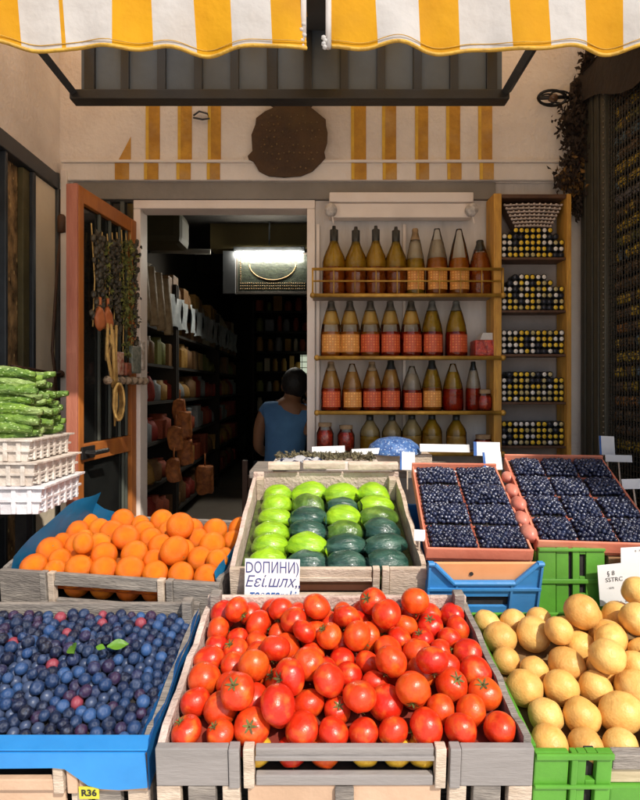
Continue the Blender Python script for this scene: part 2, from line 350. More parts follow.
# ------------------------------------------------------------------ awnings
yel = mat('yellow_canvas', (0.90,0.46,0.006), (0.80,0.38,0.004), 6, 0.85, 0.7, 16, trans=0.5, dirt=((0.55,0.25,0.02),5,0.45))
wht = mat('white_canvas', (0.84,0.82,0.80), (0.72,0.70,0.68), 5, 0.85, 0.8, 16, trans=0.5, dirt=((0.62,0.56,0.50),4,0.5))
pip = mat('canvas_piping', (0.62,0.36,0.04), (0.42,0.24,0.04), 30, 0.8, 0.4, 80)
AY = 1.24
def awning(stripes, label, phase):
    T = thing('striped_awning', label, 'awning', P((stripes[0][0]+stripes[-1][1])/2, 20, AY))
    off = T.location
    def wv(x, t):      # slight drape of the cloth
        return 0.012*math.sin(x*19+phase)*t+0.006*math.sin(x*47+1+phase)*t
    def zbot(x): return 2.150+0.006*math.sin((x*560/AY+phase*14)*2*math.pi/84)+0.004*math.sin(x*7+phase)
    val, can, und, edge = MB(), MB(), MB(), []
    X0, X1 = [(s-320)/FPX*AY for s in (stripes[0][0], stripes[-1][1])]
    for si_, (a, b, c) in enumerate(stripes):
        xa, xb = (a-320)/FPX*AY, (b-320)/FPX*AY
        val.mi = can.mi = 0 if c == 'y' else 1
        def fv(u, v):
            x = xa+(xb-xa)*u; z1 = 2.275
            return (x+(0.006*(1-v)), AY+wv(x, 1-v)+0.0, zbot(x)+(z1-zbot(x))*v)
        val.grid(fv, 6, 8)
        xe = xb
        def fc(u, v):
            x = xa+(xe-xa)*u
            return (x, AY+0.002+v*1.15, 2.277+v*0.69-(0.012*v if phase < 1 else 0)-0.03*math.sin(v*math.pi)+0.004*math.sin(x*19))
        can.grid(fc, 6, 10)
    for mb, nm in ((val, 'valance'), (can, 'canopy')):
        bmesh.ops.remove_doubles(mb.bm, verts=mb.bm.verts, dist=1e-5)
        for v in mb.bm.verts: v.co -= off
        mb.build(nm, [yel, wht], T, True)
    e = MB(); n = int((X1-X0)/0.008)
    pts = [Vector((X0+0.006+(X1-X0)*k/n, AY+wv(X0+(X1-X0)*k/n, 1)-0.001, zbot(X0+(X1-X0)*k/n)))-off for k in range(n+1)]
    e.tube(pts, 0.0042, 6); e.build('piping', pip, T, True)
    e = MB(); e.tube([p+Vector((0,-0.0012,0.013)) for p in pts], 0.0012, 4); e.build('stitch_line', pip, T, True)
    return T, X0, X1, off, wv, zbot
T, X0, X1, off, wv, zbot = awning([(-330,-290,'w'),(-290,-250,'y'),(-250,-200,'w'),(-200,-160,'y'),(-160,-110,'w'),(-110,-70,'y'),(-70,-22,'w'),(-22,17,'y'),(17,58,'w'),(58,62,'y'),(62,112,'w'),(112,151,'y'),(151,193,'w'),(193,230,'y'),(230,270,'w'),(270,304,'y')],
    'yellow and white striped awning at upper left, its right end near the middle gap', 0.4)
m_ = MB(); m_.tube([Vector((X1-0.001, AY, 2.15))-off, Vector((X1-0.001, AY, 2.27))-off], 0.007, 6)
for k in range(5): m_.ico(Vector((X1+rng.uniform(-.006,.004), AY-0.004, 2.152+k*0.012))-off, 0.006, 1)
m_.build('frayed_edge', wht, T, True)
T, X0, X1, off, wv, zbot = awning([(328,375,'y'),(375,418,'w'),(418,458,'y'),(458,509,'w'),(509,548,'y'),(548,585,'w'),(585,623,'y'),(623,668,'w'),(668,710,'y'),(710,750,'w'),(750,790,'y'),(790,840,'w'),(840,880,'y'),(880,930,'w'),(930,970,'y')],
    'yellow and white striped awning at upper right, beside the dark packet rack', 2.0)
m_ = MB(); m_.tube([Vector((X0+0.001, AY, 2.15))-off, Vector((X0+0.001, AY, 2.27))-off], 0.007, 6)
for k in range(4): m_.ico(Vector((X0-0.006+rng.uniform(-.004,.004), AY-0.004, 2.15+k*0.007))-off, 0.006, 1)
m_.build('frayed_edge', wht, T, True)
m_ = MB(); m_.grid(lambda u, v: (-0.06+0.10*u, AY+0.03+v*1.12, 2.277+0.018+v*0.60-0.03*math.sin(v*math.pi)+0.014), 3, 8)
for v in m_.bm.verts: v.co -= off
m_.build('sun_blocking_strip', mat('slate_strip', (0.05,0.055,0.06), None, 5, 0.9), T, True)  # added dark strip, keeps sun from falling through the gap between the awnings
# ribbed grey panel with its black bar and arms
T = thing('ribbed_panel', 'dark grey ribbed panel over a black bar beneath the awnings', 'panel', (0, 2.0, 2.45)); o0 = T.location
def rel(mb):
    for v in mb.bm.verts: v.co -= o0
    return mb
pa = P(80, 93, 2.0); pb = P(503, 93, 2.0); bar0 = P(73, 103, 2.0); bar1 = P(507, 93, 2.0)
gpm = mat('slate_panel', (0.10,0.125,0.155), (0.07,0.088,0.11), 3, 0.55, 0.1, 40, dirt=((0.05,0.05,0.05),2,0.5))
rel(MB().bb(pa.x, pb.x, 2.012, 2.03, bar1.z, 2.72)).build('sheet', gpm, T)
k = 0
for x in [84+36.6*i for i in range(12)]:
    q = P(x, 93, 2.0); wd = 0.030 if k not in (0, 5, 11) else 0.038
    rel(MB().bb(q.x, q.x+wd, 1.998, 2.0118, bar1.z+0.001, 2.715, 0.003)).build('rib', black_metal if k in (0,5,11) else mat('dark_rib', (0.028,0.031,0.036), None, 4, 0.5), T); k += 1
rel(MB().bb(bar0.x, bar1.x, 1.97, 2.025, bar0.z, bar1.z-0.001, 0.004)).build('bar', black_metal, T)
for s in (73, 507):
    q = P(s, 97, 2.0); sg = 1 if s < 300 else -1
    rel(MB().tube([(q.x+sg*0.012, 1.968, q.z+0.005), (q.x+sg*0.012, 1.47, q.z+0.02)], 0.017, 4)).build('arm', dark_metal, T)

# wall plaque
T0 = thing('wall_plaque', 'round dark brown studded plaque shaped like a pot on the wall above the door', 'plaque', (fx(289), F-0.035, fz(140))); o0 = T0.location
pl = [(200,60),(198,92),(240,115),(190,138),(145,172),(140,208),(120,260),(125,345),(100,372),(105,388),(130,400),(160,450),(210,475),(290,482),(380,475),(440,450),(490,400),(508,380),(502,350),(518,300),(520,250),(512,215),(510,180),(462,140),(430,115),(457,88),(455,60)]
poly = [((fx(230+a/5.33)-o0.x), fz(90+b/5.33)-o0.z) for a, b in pl]
plq = mat('brown_plaque', (0.085,0.042,0.016), (0.05,0.025,0.011), 14, 0.75, 0.7, 45, dirt=((0.13,0.075,0.02),6,0.6))
m_ = MB(); m_.prism(poly, -0.004, 0.006); m_.build('plaque_plate', plq, T0)
stud = None
for r_ in range(8):
    for c_ in range(13):
        a = 165+c_*28+(r_%2)*14+rng.uniform(-7,7); b = 165+r_*38+rng.uniform(-8,8)
        if abs(a-318) < 175*math.sqrt(max(0, 1-((b-290)/185)**2)) and rng.random() < 0.75:
            if not stud: stud = MB().ico((0,0,0), 1.0, 2).build('stud', mat('stud_metal', (0.24,0.15,0.06), (0.15,0.09,0.03), 40, 0.5), T0, True); st = stud
            else: st = stud.copy(); COL.objects.link(st); st.parent = T0
            st.location = (fx(230+a/5.33)-o0.x, -0.004, fz(90+b/5.33)-o0.z); st.scale = (rng.uniform(0.0025,0.0045),)*3
# small cable clip on the wall
m_ = MB(); m_.tube([(fx(194),F-0.012,fz(117)),(fx(200),F-0.014,fz(113)),(fx(208),F-0.012,fz(115)),(fx(210),F-0.012,fz(120)),(fx(203),F-0.014,fz(121)),(fx(194),F-0.012,fz(119))], 0.004, 6)
tag(m_.build('wall_hook', dark_metal, None, True), 'small looped wire hook on the plaster among the left wall stripes', 'hook')
# scrolled iron wall bracket (upper right)
T = thing('wall_lamp', 'black scrolled iron lamp bracket on the wall at upper right', 'wall lamp', P(572, 98, 2.37)); o0 = T.location
m_ = MB()
for cx_, cy_, rr, tr in ((552,98,14,4.0),(548,99,9,2.6),(560,97,11,2.6)):
    m_.tube([P(cx_+rr*math.cos(t)*1.0, cy_+rr*0.55*math.sin(t), 2.34+0.02*math.sin(t))-o0 for t in [2*math.pi*k/20 for k in range(21)]], 0.0015*tr, 6)
m_.tube([P(572,98,2.38)-o0, P(562,97,2.34)-o0, P(540,98,2.33)-o0], 0.008, 6); m_.build('scroll', black_metal, T, True)
m_ = MB(); m_.ico(P(553,98,2.335)-o0, 0.022, 2, (1,1,0.7)); m_.build('lamp_glass', mat('amber_glass', (0.16,0.09,0.05), None, 5, 0.2), T, True)

# ------------------------------------------------------------------ bottle shelves
shelf_z = [fz(299), fz(358), fz(410), fz(449)]
T = thing('bottle_shelf', 'wall shelf of four gilt-edged boards holding rows of bottles', 'shelf', (fx(404), F-0.1, shelf_z[3])); o0 = T.location
SY0, SY1 = F-0.125, F-0.012
board_m = mat('shelf_board', (0.30,0.24,0.18), (0.2,0.15,0.11), 8, 0.6, 0.2, 50, stretch=(1,5,5))
for k, z in enumerate(shelf_z):
    a, b = fx(313 if k == 0 else 317), fx(493)
    rel(MB().bb(a, b, SY0, SY1, z-0.010, z, 0.002)).build('shelf_board', board_m, T)
    e = MB(); e.tube([(a, SY0-0.006, z-0.006), (b, SY0-0.006, z-0.006)], 0.0085, 8)
    for s in (a, b): e.ico((s, SY0-0.006, z-0.006), 0.012, 2)
    rel(e).build('shelf_edge', brass, T, True)
g = MB(); z = shelf_z[0]; a, b = fx(313), fx(493)
for zz in (0.052, 0.098, 0.103): g.tube([(a, SY0-0.006, z+zz), (b, SY0-0.006, z+zz)], 0.0035, 6)
for k in range(10): x = a+(b-a)*k/9; g.tube([(x, SY0-0.006, z), (x, SY0-0.006, z+0.105)], 0.004 if k in (0,9) else 0.0025, 6)
rel(g).build('guard_rail', brass, T, True)

bk = MB()
for x in (fx(318), fx(404), fx(490)): bk.bb(x-0.006, x+0.006, F-0.011, F+0.003, shelf_z[3], fz(225))
rel(bk).build('shelf_upright', white_paint, T)
# roller housing above the shelves
T = thing('roller_box', 'white roller blind housing with round end caps above the bottles', 'blind housing', (fx(399), F-0.04, fz(210))); o0 = T.location
rel(MB().bb(fx(329), fx(469), F-0.065, F-0.012, fz(222), fz(208), 0.006)).build('housing', white_paint, T)
rel(MB().bb(fx(329), fx(469), F-0.075, F-0.012, fz(207.6), fz(198), 0.006)).build('housing_top', white_paint, T)
for s in (328, 464):
    rel(MB().lathe([(0,-0.006),(0.02,-0.006),(0.026,0),(0.026,0.022),(0,0.026)], 16, Matrix.Translation((fx(s)+0.01, F-0.07, fz(216))) @ Matrix.Rotation(R(90),4,'X'))).build('end_cap', mat('grey_white_cap', (0.62,0.58,0.54), (0.35,0.32,0.3), 60, 0.5, 0.6, 90), T, True)
    rel(MB().tube([(fx(s)+0.016, F-0.08, fz(222)), (fx(s)+0.022, F-0.08, fz(229))], 0.0035, 6)).build('pull_cord', white_paint, T, True)

gl_clear = glass('clear_glass', (0.97,0.97,0.93), 0.0, 0.04)
liq = {}
def liquid(nm, c1, c2):
    if nm not in liq:
        m = liq[nm] = mat('liquid_'+nm, c1, c2, 24, 0.12, 0.1, 40, spec=0.5, trans=0.4, rnd=[(0.85,0.8,0.8),(1.1,1.0,0.9),(0.95,0.9,0.8)])
        N = m.node_tree.nodes; L = m.node_tree.links; out = N['Material Output']; src = out.inputs['Surface'].links[0].from_socket
        t = N.new('ShaderNodeBsdfTransparent'); t.inputs[0].default_value = (*[min(1, x)**0.5 for x in c1], 1)
        ms = N.new('ShaderNodeMixShader'); ms.inputs[0].default_value = 0.42
        L.new(t.outputs[0], ms.inputs[1]); L.new(src, ms.inputs[2]); L.new(ms.outputs[0], out.inputs['Surface'])
    return liq[nm]
cap_dark = mat('dark_cap', (0.03,0.032,0.03), (0.015,0.016,0.015), 12, 0.4)
cap_cork = mat('cork', (0.35,0.24,0.13), (0.24,0.15,0.08), 40, 0.8)
def label_mat(nm, c1, c2):
    if nm in MATS: return MATS[nm]
    m = bpy.data.materials.new(nm); m.use_nodes = True; N = m.node_tree.nodes; L = m.node_tree.links; b = N['Principled BSDF']
    tc = N.new('ShaderNodeTexCoord'); br = N.new('ShaderNodeTexBrick'); br.inputs['Scale'].default_value = 1.0
    br.offset = 0.0
    mp = N.new('ShaderNodeMapping'); mp.inputs['Rotation'].default_value = (R(90),0,0)
    L.new(tc.outputs['Object'], mp.inputs['Vector']); L.new(mp.outputs[0], br.inputs['Vector'])
    br.inputs['Brick Width'].default_value = 0.011; br.inputs['Row Height'].default_value = 0.011; br.inputs['Mortar Size'].default_value = 0.0022
    br.inputs['Color1'].default_value = (*c1,1); br.inputs['Color2'].default_value = (*[x*0.6 for x in c1],1); br.inputs['Mortar'].default_value = (*c2,1)
    L.new(br.outputs['Color'], b.inputs['Base Color']); b.inputs['Roughness'].default_value = 0.5
    MATS[nm] = m; return m
lab_red = label_mat('red_grid_label', (0.80,0.20,0.05), (0.50,0.06,0.02))
lab_amb = label_mat('amber_grid_label', (0.92,0.48,0.12), (0.60,0.22,0.04))
lab_dark = label_mat('dark_grid_label', (0.36,0.30,0.14), (0.04,0.045,0.03))
def interp(prof, z):
    for (r0, z0), (r1, z1) in zip(prof, prof[1:]):
        if z0 <= z <= z1: return r0+(r1-r0)*(z-z0)/max(1e-6, z1-z0)
    return prof[-1][0]
def bottle(px, row, h, r, kind, label, low, top, lab=None, lvl=0.45, capm=None):
    r *= 1.06; k_pale = row == 1 and 'brown tip' in label
    z = shelf_z[row]; x = fx(px)*(SY0+0.055)/F
    T = thing('bottle', label, 'bottle', (x+rng.uniform(-.001,.001), SY0+0.055, z+0.0005), (0,0,rng.uniform(-.15,.15)), 'bottles lined up on the wall shelves')
    if kind == 'cone':
        prof = [(r*0.93,0),(r,0.006),(r*0.98,h*0.42),(r*0.86,h*0.58),(r*0.60,h*0.78),(r*0.36,h*0.92),(r*0.27,h)]
    else:
        prof = [(r*0.93,0),(r,0.006),(r*0.99,h*0.50),(r*0.86,h*0.60),(r*0.42,h*0.78),(r*0.32,h*0.85),(r*0.30,h)]
    m_ = MB(); m_.lathe([(0,0)]+prof+[(0,h)], 20); m_.build('glass', gl_clear, T, True)
    zl = h*lvl; k = 0.93
    inner = [(0,0.004)]+[(interp(prof, q*zl)*k, max(0.004, q*zl)) for q in (0.02,0.3,0.6,0.8,1.0)]+[(0, zl)]
    m_ = MB(); m_.lathe(inner, 18); m_.build('liquid', low, T, True)
    if top:
        zt = h*0.82
        if row == 1 and k_pale: zl = h*0.60
        inner = [(0,zl+0.001)]+[(interp(prof, zl+(zt-zl)*q)*k, zl+0.001+(zt-zl)*q) for q in (0,0.25,0.5,0.75,1.0)]+[(0,zt)]
        m_ = MB(); m_.lathe(inner, 18); m_.build('liquid', top, T, True)
    if capm:
        rc = prof[-1][0]*1.18; m_ = MB()
        if kind == 'cone': m_.lathe([(interp(prof,h*0.84)*1.04,h*0.84),(prof[-1][0]*1.15,h*0.935),(rc,h*1.0),(rc*0.75,h*1.02),(0,h*1.02)], 14)
        else: m_.lathe([(prof[-1][0]*1.08,h*0.80),(rc,h*0.84),(rc,h*1.0),(rc*0.5,h*1.01),(rc*0.4,h*1.06),(0,h*1.065)], 14)
        m_.build('cap', capm, T, True)
    if lab:
        a0 = R(215); a1 = R(325); z0, z1 = h*0.08, h*0.40
        m_ = MB(); m_.grid(lambda u, v: ((interp(prof, z0+(z1-z0)*v)+0.001)*math.cos(a0+(a1-a0)*u), (interp(prof, z0+(z1-z0)*v)+0.001)*math.sin(a0+(a1-a0)*u), z0+(z1-z0)*v), 10, 4)
        m_.build('paper_label', lab, T, True)
    return T
amber = liquid('amber', (0.92,0.38,0.04), (0.70,0.24,0.02)); brown = liquid('brown', (0.72,0.25,0.035), (0.46,0.14,0.02))
olive = liquid('olive', (0.86,0.60,0.07), (0.58,0.42,0.05)); pale = liquid('pale', (0.85,0.76,0.5), (0.7,0.58,0.32))
yellow = liquid('yellow', (1.0,0.78,0.30), (0.95,0.66,0.16)); red = liquid('red', (0.85,0.10,0.02), (0.36,0.025,0.012)); honey = liquid('honey', (0.82,0.55,0.20), (0.62,0.36,0.10))
clearl = liquid('clear', (0.8,0.76,0.66), (0.66,0.6,0.5))
for k, (x, h, r) in enumerate([(334,.275,.047),(356,.272,.046),(376,.276,.044),(396,.272,.045),(415,.276,.041),(437,.280,.046),(459,.278,.046),(480,.228,.046)]):
    if k < 4: bottle(x, 0, h, r, 'round', f'{ORD[k]} bottle from the left on the top shelf, olive liquid and dark neck', brown, olive, None, 0.42, cap_dark)
    elif k < 7: bottle(x, 0, h, r*0.95, 'cone', f'{ORD[k]} bottle from the left on the top shelf, tall clear cone of amber liquid', amber if k > 4 else olive, clearl if k < 6 else None, lab_amb, 0.55, cap_cork if k == 4 else None)
    else: bottle(x, 0, h, r, 'cone', 'short brown bottle at the right end of the top shelf', brown, None, None, 0.78, cap_dark)
for k, x in enumerate((331,350,370,390,411,432,456)):
    bottle(x, 1, .228, .043, 'cone', f'{ORD[k]} bottle from the left on the second shelf, conical with '+('brown tip' if k < 5 else 'olive shoulder')+' and '+('amber base' if k < 3 else 'red base'), amber if k < 3 else red, (yellow, yellow, yellow, yellow, yellow, olive, olive)[k], lab_amb if k < 2 else lab_red, 0.45, mat('smoky_tip', (0.12,0.10,0.08), (0.07,0.055,0.04), 14, 0.3) if k < 5 else mat('grey_tip', (0.17,0.16,0.14), None, 14, 0.4))
for k, (x, h) in enumerate([(331,.20),(352,.195),(372,.20),(391,.205),(412,.185),(432,.205),(453,.195),(473,.20)]):
    bottle(x, 2, h, .041 if k < 7 else .030, 'cone', f'{ORD[k]} bottle from the left on the third shelf, '+['clear neck over red','honey coloured with pale label','honey top over red','dark cap over red','short and bright red','amber with grid label','yellow top over bright red','slim and red'][k],
           red if k not in (1,5) else amber, (honey, honey, honey, honey, clearl, olive, olive, clearl)[k], (lab_red, lab_amb, lab_red, lab_red, lab_red, lab_amb, None, None)[k], 0.46, (cap_cork, None, cap_cork, cap_dark, None, cap_dark, None, cap_dark)[k])
for k, (x, h) in enumerate([(370,.135),(392,.135),(412,.14),(432,.14),(456,.135)]):
    bottle(x, 3, h+0.02, .040, 'round', f'{ORD[k]} dark-capped bottle from the left on the lowest shelf', yellow if k > 1 else olive, pale if k < 3 else olive, None, 0.4, cap_dark)
def jar(px, row, h, r, label, group=None, lid=None, low=red):
    T = thing('jar', label, 'jar', (fx(px)*(SY0+0.05)/F, SY0+0.05, shelf_z[row]+0.0005), (0,0,0), group)
    prof = [(0,0),(r*0.8,0),(r,h*0.2),(r,h*0.7),(r*0.72,h*0.92),(r*0.72,h)]
    MB().lathe(prof+[(0,h)], 18).build('glass', gl_clear, T, True)
    MB().lathe([(0,0.003)]+[(a*0.94, b*0.86+0.003) for a, b in prof[1:-1]]+[(0,h*0.8)], 18).build('preserve', low, T, True)
    MB().lathe([(r*0.76,h-0.004),(r*0.78,h+0.012),(0,h+0.014)], 16).build('lid', lid or cap_cork, T, True)
red_bits = mat('red_preserve', (0.62,0.05,0.02), (0.2,0.015,0.01), 60, 0.3, 0.4, 60, spots=((0.75,0.2,0.05),90,0.2))
jar(484, 2, 0.075, 0.036, 'round jar of red preserve at the right end of the third shelf', low=red_bits)
jar(325, 3, 0.105, 0.036, 'jar of bright red preserve at the left end of the lowest shelf', low=red_bits)
jar(346, 3, 0.095, 0.036, 'second jar from the left on the lowest shelf, red below yellow', low=red_bits)
jar(483, 3, 0.055, 0.040, 'squat red jar at the right end of the lowest shelf', low=red_bits)
T = thing('jar_basket', 'red basket with a pale lid at the right end of the second bottle shelf', 'basket', (fx(480), SY0+0.05, shelf_z[1]))
m_ = MB(); m_.box((0,0,0.035), (0.105,0.085,0.066), bev=0.006); m_.build('basket_body', red_bits, T)
m_ = MB(); m_.prism([(-0.03,0.069),(0.048,0.069),(0.036,0.098),(-0.018,0.098)], -0.03, 0.03); m_.build('lid', mat('pale_lid', (0.55,0.52,0.48), None, 5, 0.4), T)

# ------------------------------------------------------------------ tin cabinet
T = thing('tin_cabinet', 'narrow golden wood wall cabinet with five shelves of small tins', 'cabinet', (fx(532), F-0.06, 1.0)); o0 = T.location
CY0, CY1 = F-0.11, F-0.012
cs = CY0/F
def cx_(px): return (px-320)/FPX*CY0
def cz_(py): return CZ-(py-HY)/FPX*CY0
dkw = mat('dark_shelf_wood', (0.12,0.055,0.025), (0.07,0.03,0.015), 10, 0.6, 0.3, 60)
rel(MB().bb(cx_(493), cx_(501), CY0-0.01, CY1, 0.5, cz_(194), 0.004)).build('left_post', gold_wood, T)
rel(MB().bb(cx_(566.5), cx_(571), CY0-0.004, CY1, 0.5, cz_(194), 0.003)).build('right_post', gold_wood, T)
rel(MB().bb(cx_(501)+0.001, cx_(566.5)-0.001, CY0, CY1, cz_(198), cz_(194), 0.003)).build('top_board', dkw, T)
rel(MB().bb(cx_(501)+0.001, cx_(566.5)-0.001, CY1+0.0005, F-0.001, 0.5, cz_(198))).build('back_panel', mat('mauve_back', (0.34,0.29,0.265), (0.27,0.23,0.21), 5, 0.8, 0.2, 40, dirt=((0.2,0.17,0.15),4,0.5)), T)
tin_shelf = [257, 310, 354, 402, 446]
for py in tin_shelf:
    rel(MB().bb(cx_(501)+0.001, cx_(566.5)-0.001, CY0+0.004, CY1, cz_(py)-0.010, cz_(py), 0.002)).build('shelf_board', dkw, T)
tin_body = mat('tin_body', (0.02,0.022,0.026), (0.012,0.012,0.014), 10, 0.35)
ends = {'yellow': mat('tin_yellow', (0.95,0.66,0.05), (0.7,0.42,0.03), 90, 0.3), 'white': mat('tin_white', (0.92,0.88,0.8), (0.7,0.64,0.58), 90, 0.3),
        'dark': mat('tin_dark', (0.03,0.035,0.05), (0.02,0.02,0.03), 60, 0.35), 'pale yellow': mat('tin_cream', (0.62,0.52,0.26), (0.4,0.32,0.12), 90, 0.4)}
tproto = {}
def tin_mesh(c):
    m_ = MB(); Mr = Matrix.Rotation(R(90),4,'X')
    m_.lathe([(0,-0.03),(0.0118,-0.03),(0.0122,0.028),(0.0112,0.030),(0.0104,0.0295)], 12, Mr); m_.mi = 1
    m_.lathe([(0.0090,0.0297),(0.0078,0.0320),(0,0.0326)], 8, Mr)
    return m_.build('tin', [tin_body, ends[c]], None, True)
cols_n = 11; wdt = cx_(566)-cx_(502.5); pt = wdt/cols_n
for si, (py, rows, cut) in enumerate([(257,5,'round'),(310,6,'step'),(354,4,''),(402,5,'step2'),(446,4,'')]):
    for r_ in range(rows):
        for c_ in range(cols_n):
            if cut == 'round' and r_ == rows-1 and (c_ in (0,1,9,10)): continue
            if cut == 'round' and r_ == rows-2 and (c_ in (10,)): continue
            if cut == 'step' and r_ >= rows-2 and (c_ < 1+(r_==rows-1) or c_ > 8-(r_-rows+2)): continue
            if cut == 'step2' and r_ == rows-1 and (c_ < 1 or c_ > 8): continue
            u = mnoise.noise(Vector((c_*0.45+si*9, r_*0.5+si*3, 2.7)))+rng.uniform(-.35,.35)
            cc = 'dark' if u < -0.38 else 'white' if u < (-0.05 if si in (0,2) else -0.2) else 'pale yellow' if u < 0.05 else 'yellow'
            if c_ == 0 and si != 4: cc = 'white'
            t = tproto[cc].copy() if cc in tproto else tin_mesh(cc)
            if cc in tproto: COL.objects.link(t)
            tproto.setdefault(cc, t)
            t.location = (cx_(502.5)+pt*(c_+0.5), CY0+0.045+rng.uniform(-.003,.003), cz_(py)+0.0103+r_*0.0240+rng.uniform(-.0003,.0003))
            t.location.z = cz_(py)+0.0126+r_*0.0252
            t.scale = (1.0,1,1.03)
            tag(t, f'small tin with a {cc} end stacked on the {ORD[si]} cabinet shelf from the top', 'tin', 'small tins stacked in the narrow wall cabinet')
# white woven basket on the top shelf's stack
T = thing('woven_basket', 'pale woven basket flaring upward on top of the highest tin stack', 'basket', (cx_(534.5), CY0+0.05, cz_(257)+0.127)); 
m_ = MB()
for r_ in range(7):
    hw = 0.072+r_*0.0075; z = 0.004+r_*0.0145
    m_.tube([(x*hw, -0.028-0.012*(1-x*x), z) for x in [-1+0.1*k for k in range(21)]], 0.0036, 6)
    for c_ in range(11):
        x = -1+0.2*c_; m_.ico((x*hw, -0.034-0.012*(1-x*x), z), 0.0062, 1)
m_.build('weave', mat('pale_straw', (0.66,0.55,0.48), (0.45,0.35,0.29), 60, 0.7), T, True)
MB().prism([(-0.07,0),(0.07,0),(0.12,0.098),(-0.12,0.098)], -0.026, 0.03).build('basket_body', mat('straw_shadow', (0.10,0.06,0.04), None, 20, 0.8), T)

# ------------------------------------------------------------------ right side: shutter guide, packet rack, net, dried vine
XR = 1.10
T = thing('shutter_post', 'olive grey metal shutter post right of the tin cabinet', 'post', (XR, 2.25, 0)); o0 = T.location
olv = mat('olive_metal', (0.085,0.078,0.055), (0.055,0.05,0.036), 6, 0.5, 0.2, 60, stretch=(3,3,0.5), dirt=((0.03,0.027,0.02),4,0.6))
rel(MB().bb(XR, XR+0.3, 2.165, 2.365, 0.004, 2.72, 0.004)).build('post_body', olv, T)
for y in (2.20, 2.25, 2.31): rel(MB().bb(XR-0.008, XR-0.0005, y, y+0.016, 0.004, 2.7, 0.002)).build('groove_rib', mat('olive_rib', (0.05,0.046,0.033), None, 6, 0.5), T)
riv = None
for k in range(80):
    if not riv: riv = MB().ico((0,0,0), 0.0035, 2).build('rivet', mat('rivet', (0.2,0.17,0.12), None, 6, 0.4), T, True); st = riv
    else: st = riv.copy(); COL.objects.link(st); st.parent = T
    st.location = Vector((XR-0.004, 2.166, 0.9+k*0.0215))-o0
T = thing('packet_rack', 'tall dark rack of small packets along the right side wall', 'rack', (XR+0.15, 1.7, 0)); o0 = T.location
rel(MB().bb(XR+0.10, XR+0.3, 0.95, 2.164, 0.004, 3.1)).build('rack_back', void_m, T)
for k in range(36): 
    z = 0.72+k*0.055
    rel(MB().bb(XR+0.03, XR+0.099, 0.95, 2.163, z-0.006, z)).build('rack_rail', black_metal, T)
pk_cols = {'yellow': ((0.70,0.48,0.03),(0.12,0.08,0.012)), 'orange': ((0.42,0.17,0.03),(0.10,0.045,0.012)), 'green': ((0.20,0.19,0.03),(0.05,0.05,0.012)), 'blue': ((0.12,0.20,0.25),(0.035,0.06,0.08)), 'violet grey': ((0.22,0.20,0.22),(0.05,0.045,0.055)), 'brown': ((0.16,0.09,0.035),(0.04,0.025,0.012)), 'red': ((0.40,0.08,0.03),(0.10,0.02,0.012))}
pproto = {}
def packet_mesh(c):
    m_ = MB(); m_.grid(lambda u, v: (-0.012*math.sin(u*math.pi)*math.sin(v*math.pi)-0.003, (u-0.5)*0.034, v*0.066), 5, 5)
    m_.grid(lambda u, v: (0.008*math.sin(u*math.pi)*math.sin(v*math.pi)-0.0025, (u-0.5)*0.034, v*0.066), 5, 5)
    bmesh.ops.remove_doubles(m_.bm, verts=m_.bm.verts, dist=0.0008)
    a, b = pk_cols[c]
    return m_.build('packet', mat('packet_'+c, a, b, 70, 0.35, 0.5, 60, spots=((0.012,0.011,0.010),75,0.42)), None, True)
for k in range(36):
    z = 0.72+k*0.055
    if z < 1.12 or z > 2.48: continue
    for c_ in range(11):
        y = 2.146-c_*0.0265
        u = mnoise.noise(Vector((c_*0.35, k*0.9, 5.5)))+rng.uniform(-.25,.25)
        band = [ 'brown','yellow','green','yellow','brown','violet grey','yellow','yellow','brown','blue','green','yellow','brown','brown','orange','brown','yellow','yellow','brown','orange','brown','yellow','brown'][(k+3) % 23]
        cc = band if u < 0.22 else rng.choice(['yellow','yellow','blue','brown','brown'])
        t = pproto[cc].copy() if cc in pproto else packet_mesh(cc)
        if cc in pproto: COL.objects.link(t)
        pproto.setdefault(cc, t)
        t.location = (XR+0.045+rng.uniform(-.004,.004), y, z+0.0008); t.rotation_euler = (rng.uniform(-.08,.08), 0, rng.uniform(-.25,.25)); t.scale = (0.9,0.72,0.70)
        zone = 'near the top' if z > 2.05 else 'at middle height' if z > 1.6 else 'in the lower rows'
        tag(t, f'small {cc} packet {zone} of the dark rack on the right', 'packet', 'small packets in the rack on the right')
m_ = MB()
for k in range(64): y = 2.155-k*0.019; m_.tube([(XR+0.012, y, 0.9), (XR+0.012, y, 2.6)], 0.0018, 3, False)
for k in range(95): z = 0.92+k*0.0178; m_.tube([(XR+0.012, 2.155, z), (XR+0.012, 0.96, z+0.02)], 0.0017, 3, False)
tag(m_.build('net', mat('dark_net', (0.03,0.026,0.02), None, 10, 0.6), None), 'fine dark net hung in front of the packet rack', 'net')
T = thing('side_canopy', 'dark brown sagging cloth canopy over the packet rack at upper right', 'canopy', (XR, 1.8, 2.55)); o0 = T.location
m_ = MB(); m_.grid(lambda u, v: (XR-0.03+0.5*v, 1.0+1.38*u, 2.55+0.16*u-0.05*math.sin(u*math.pi)+0.02*math.sin(u*17)-0.0*v), 14, 5)
m_.grid(lambda u, v: (XR-0.03+0.01*math.sin(u*23), 1.0+1.38*u, 2.55+0.16*u-0.05*math.sin(u*math.pi)+0.02*math.sin(u*17)-v*(0.10+0.04*math.sin(u*11)+0.05*u)), 24, 4)
rel(m_).build('canopy_cloth', mat('dark_brown_cloth', (0.028,0.016,0.009), (0.014,0.009,0.006), 9, 0.9, 0.5, 40), T, True)
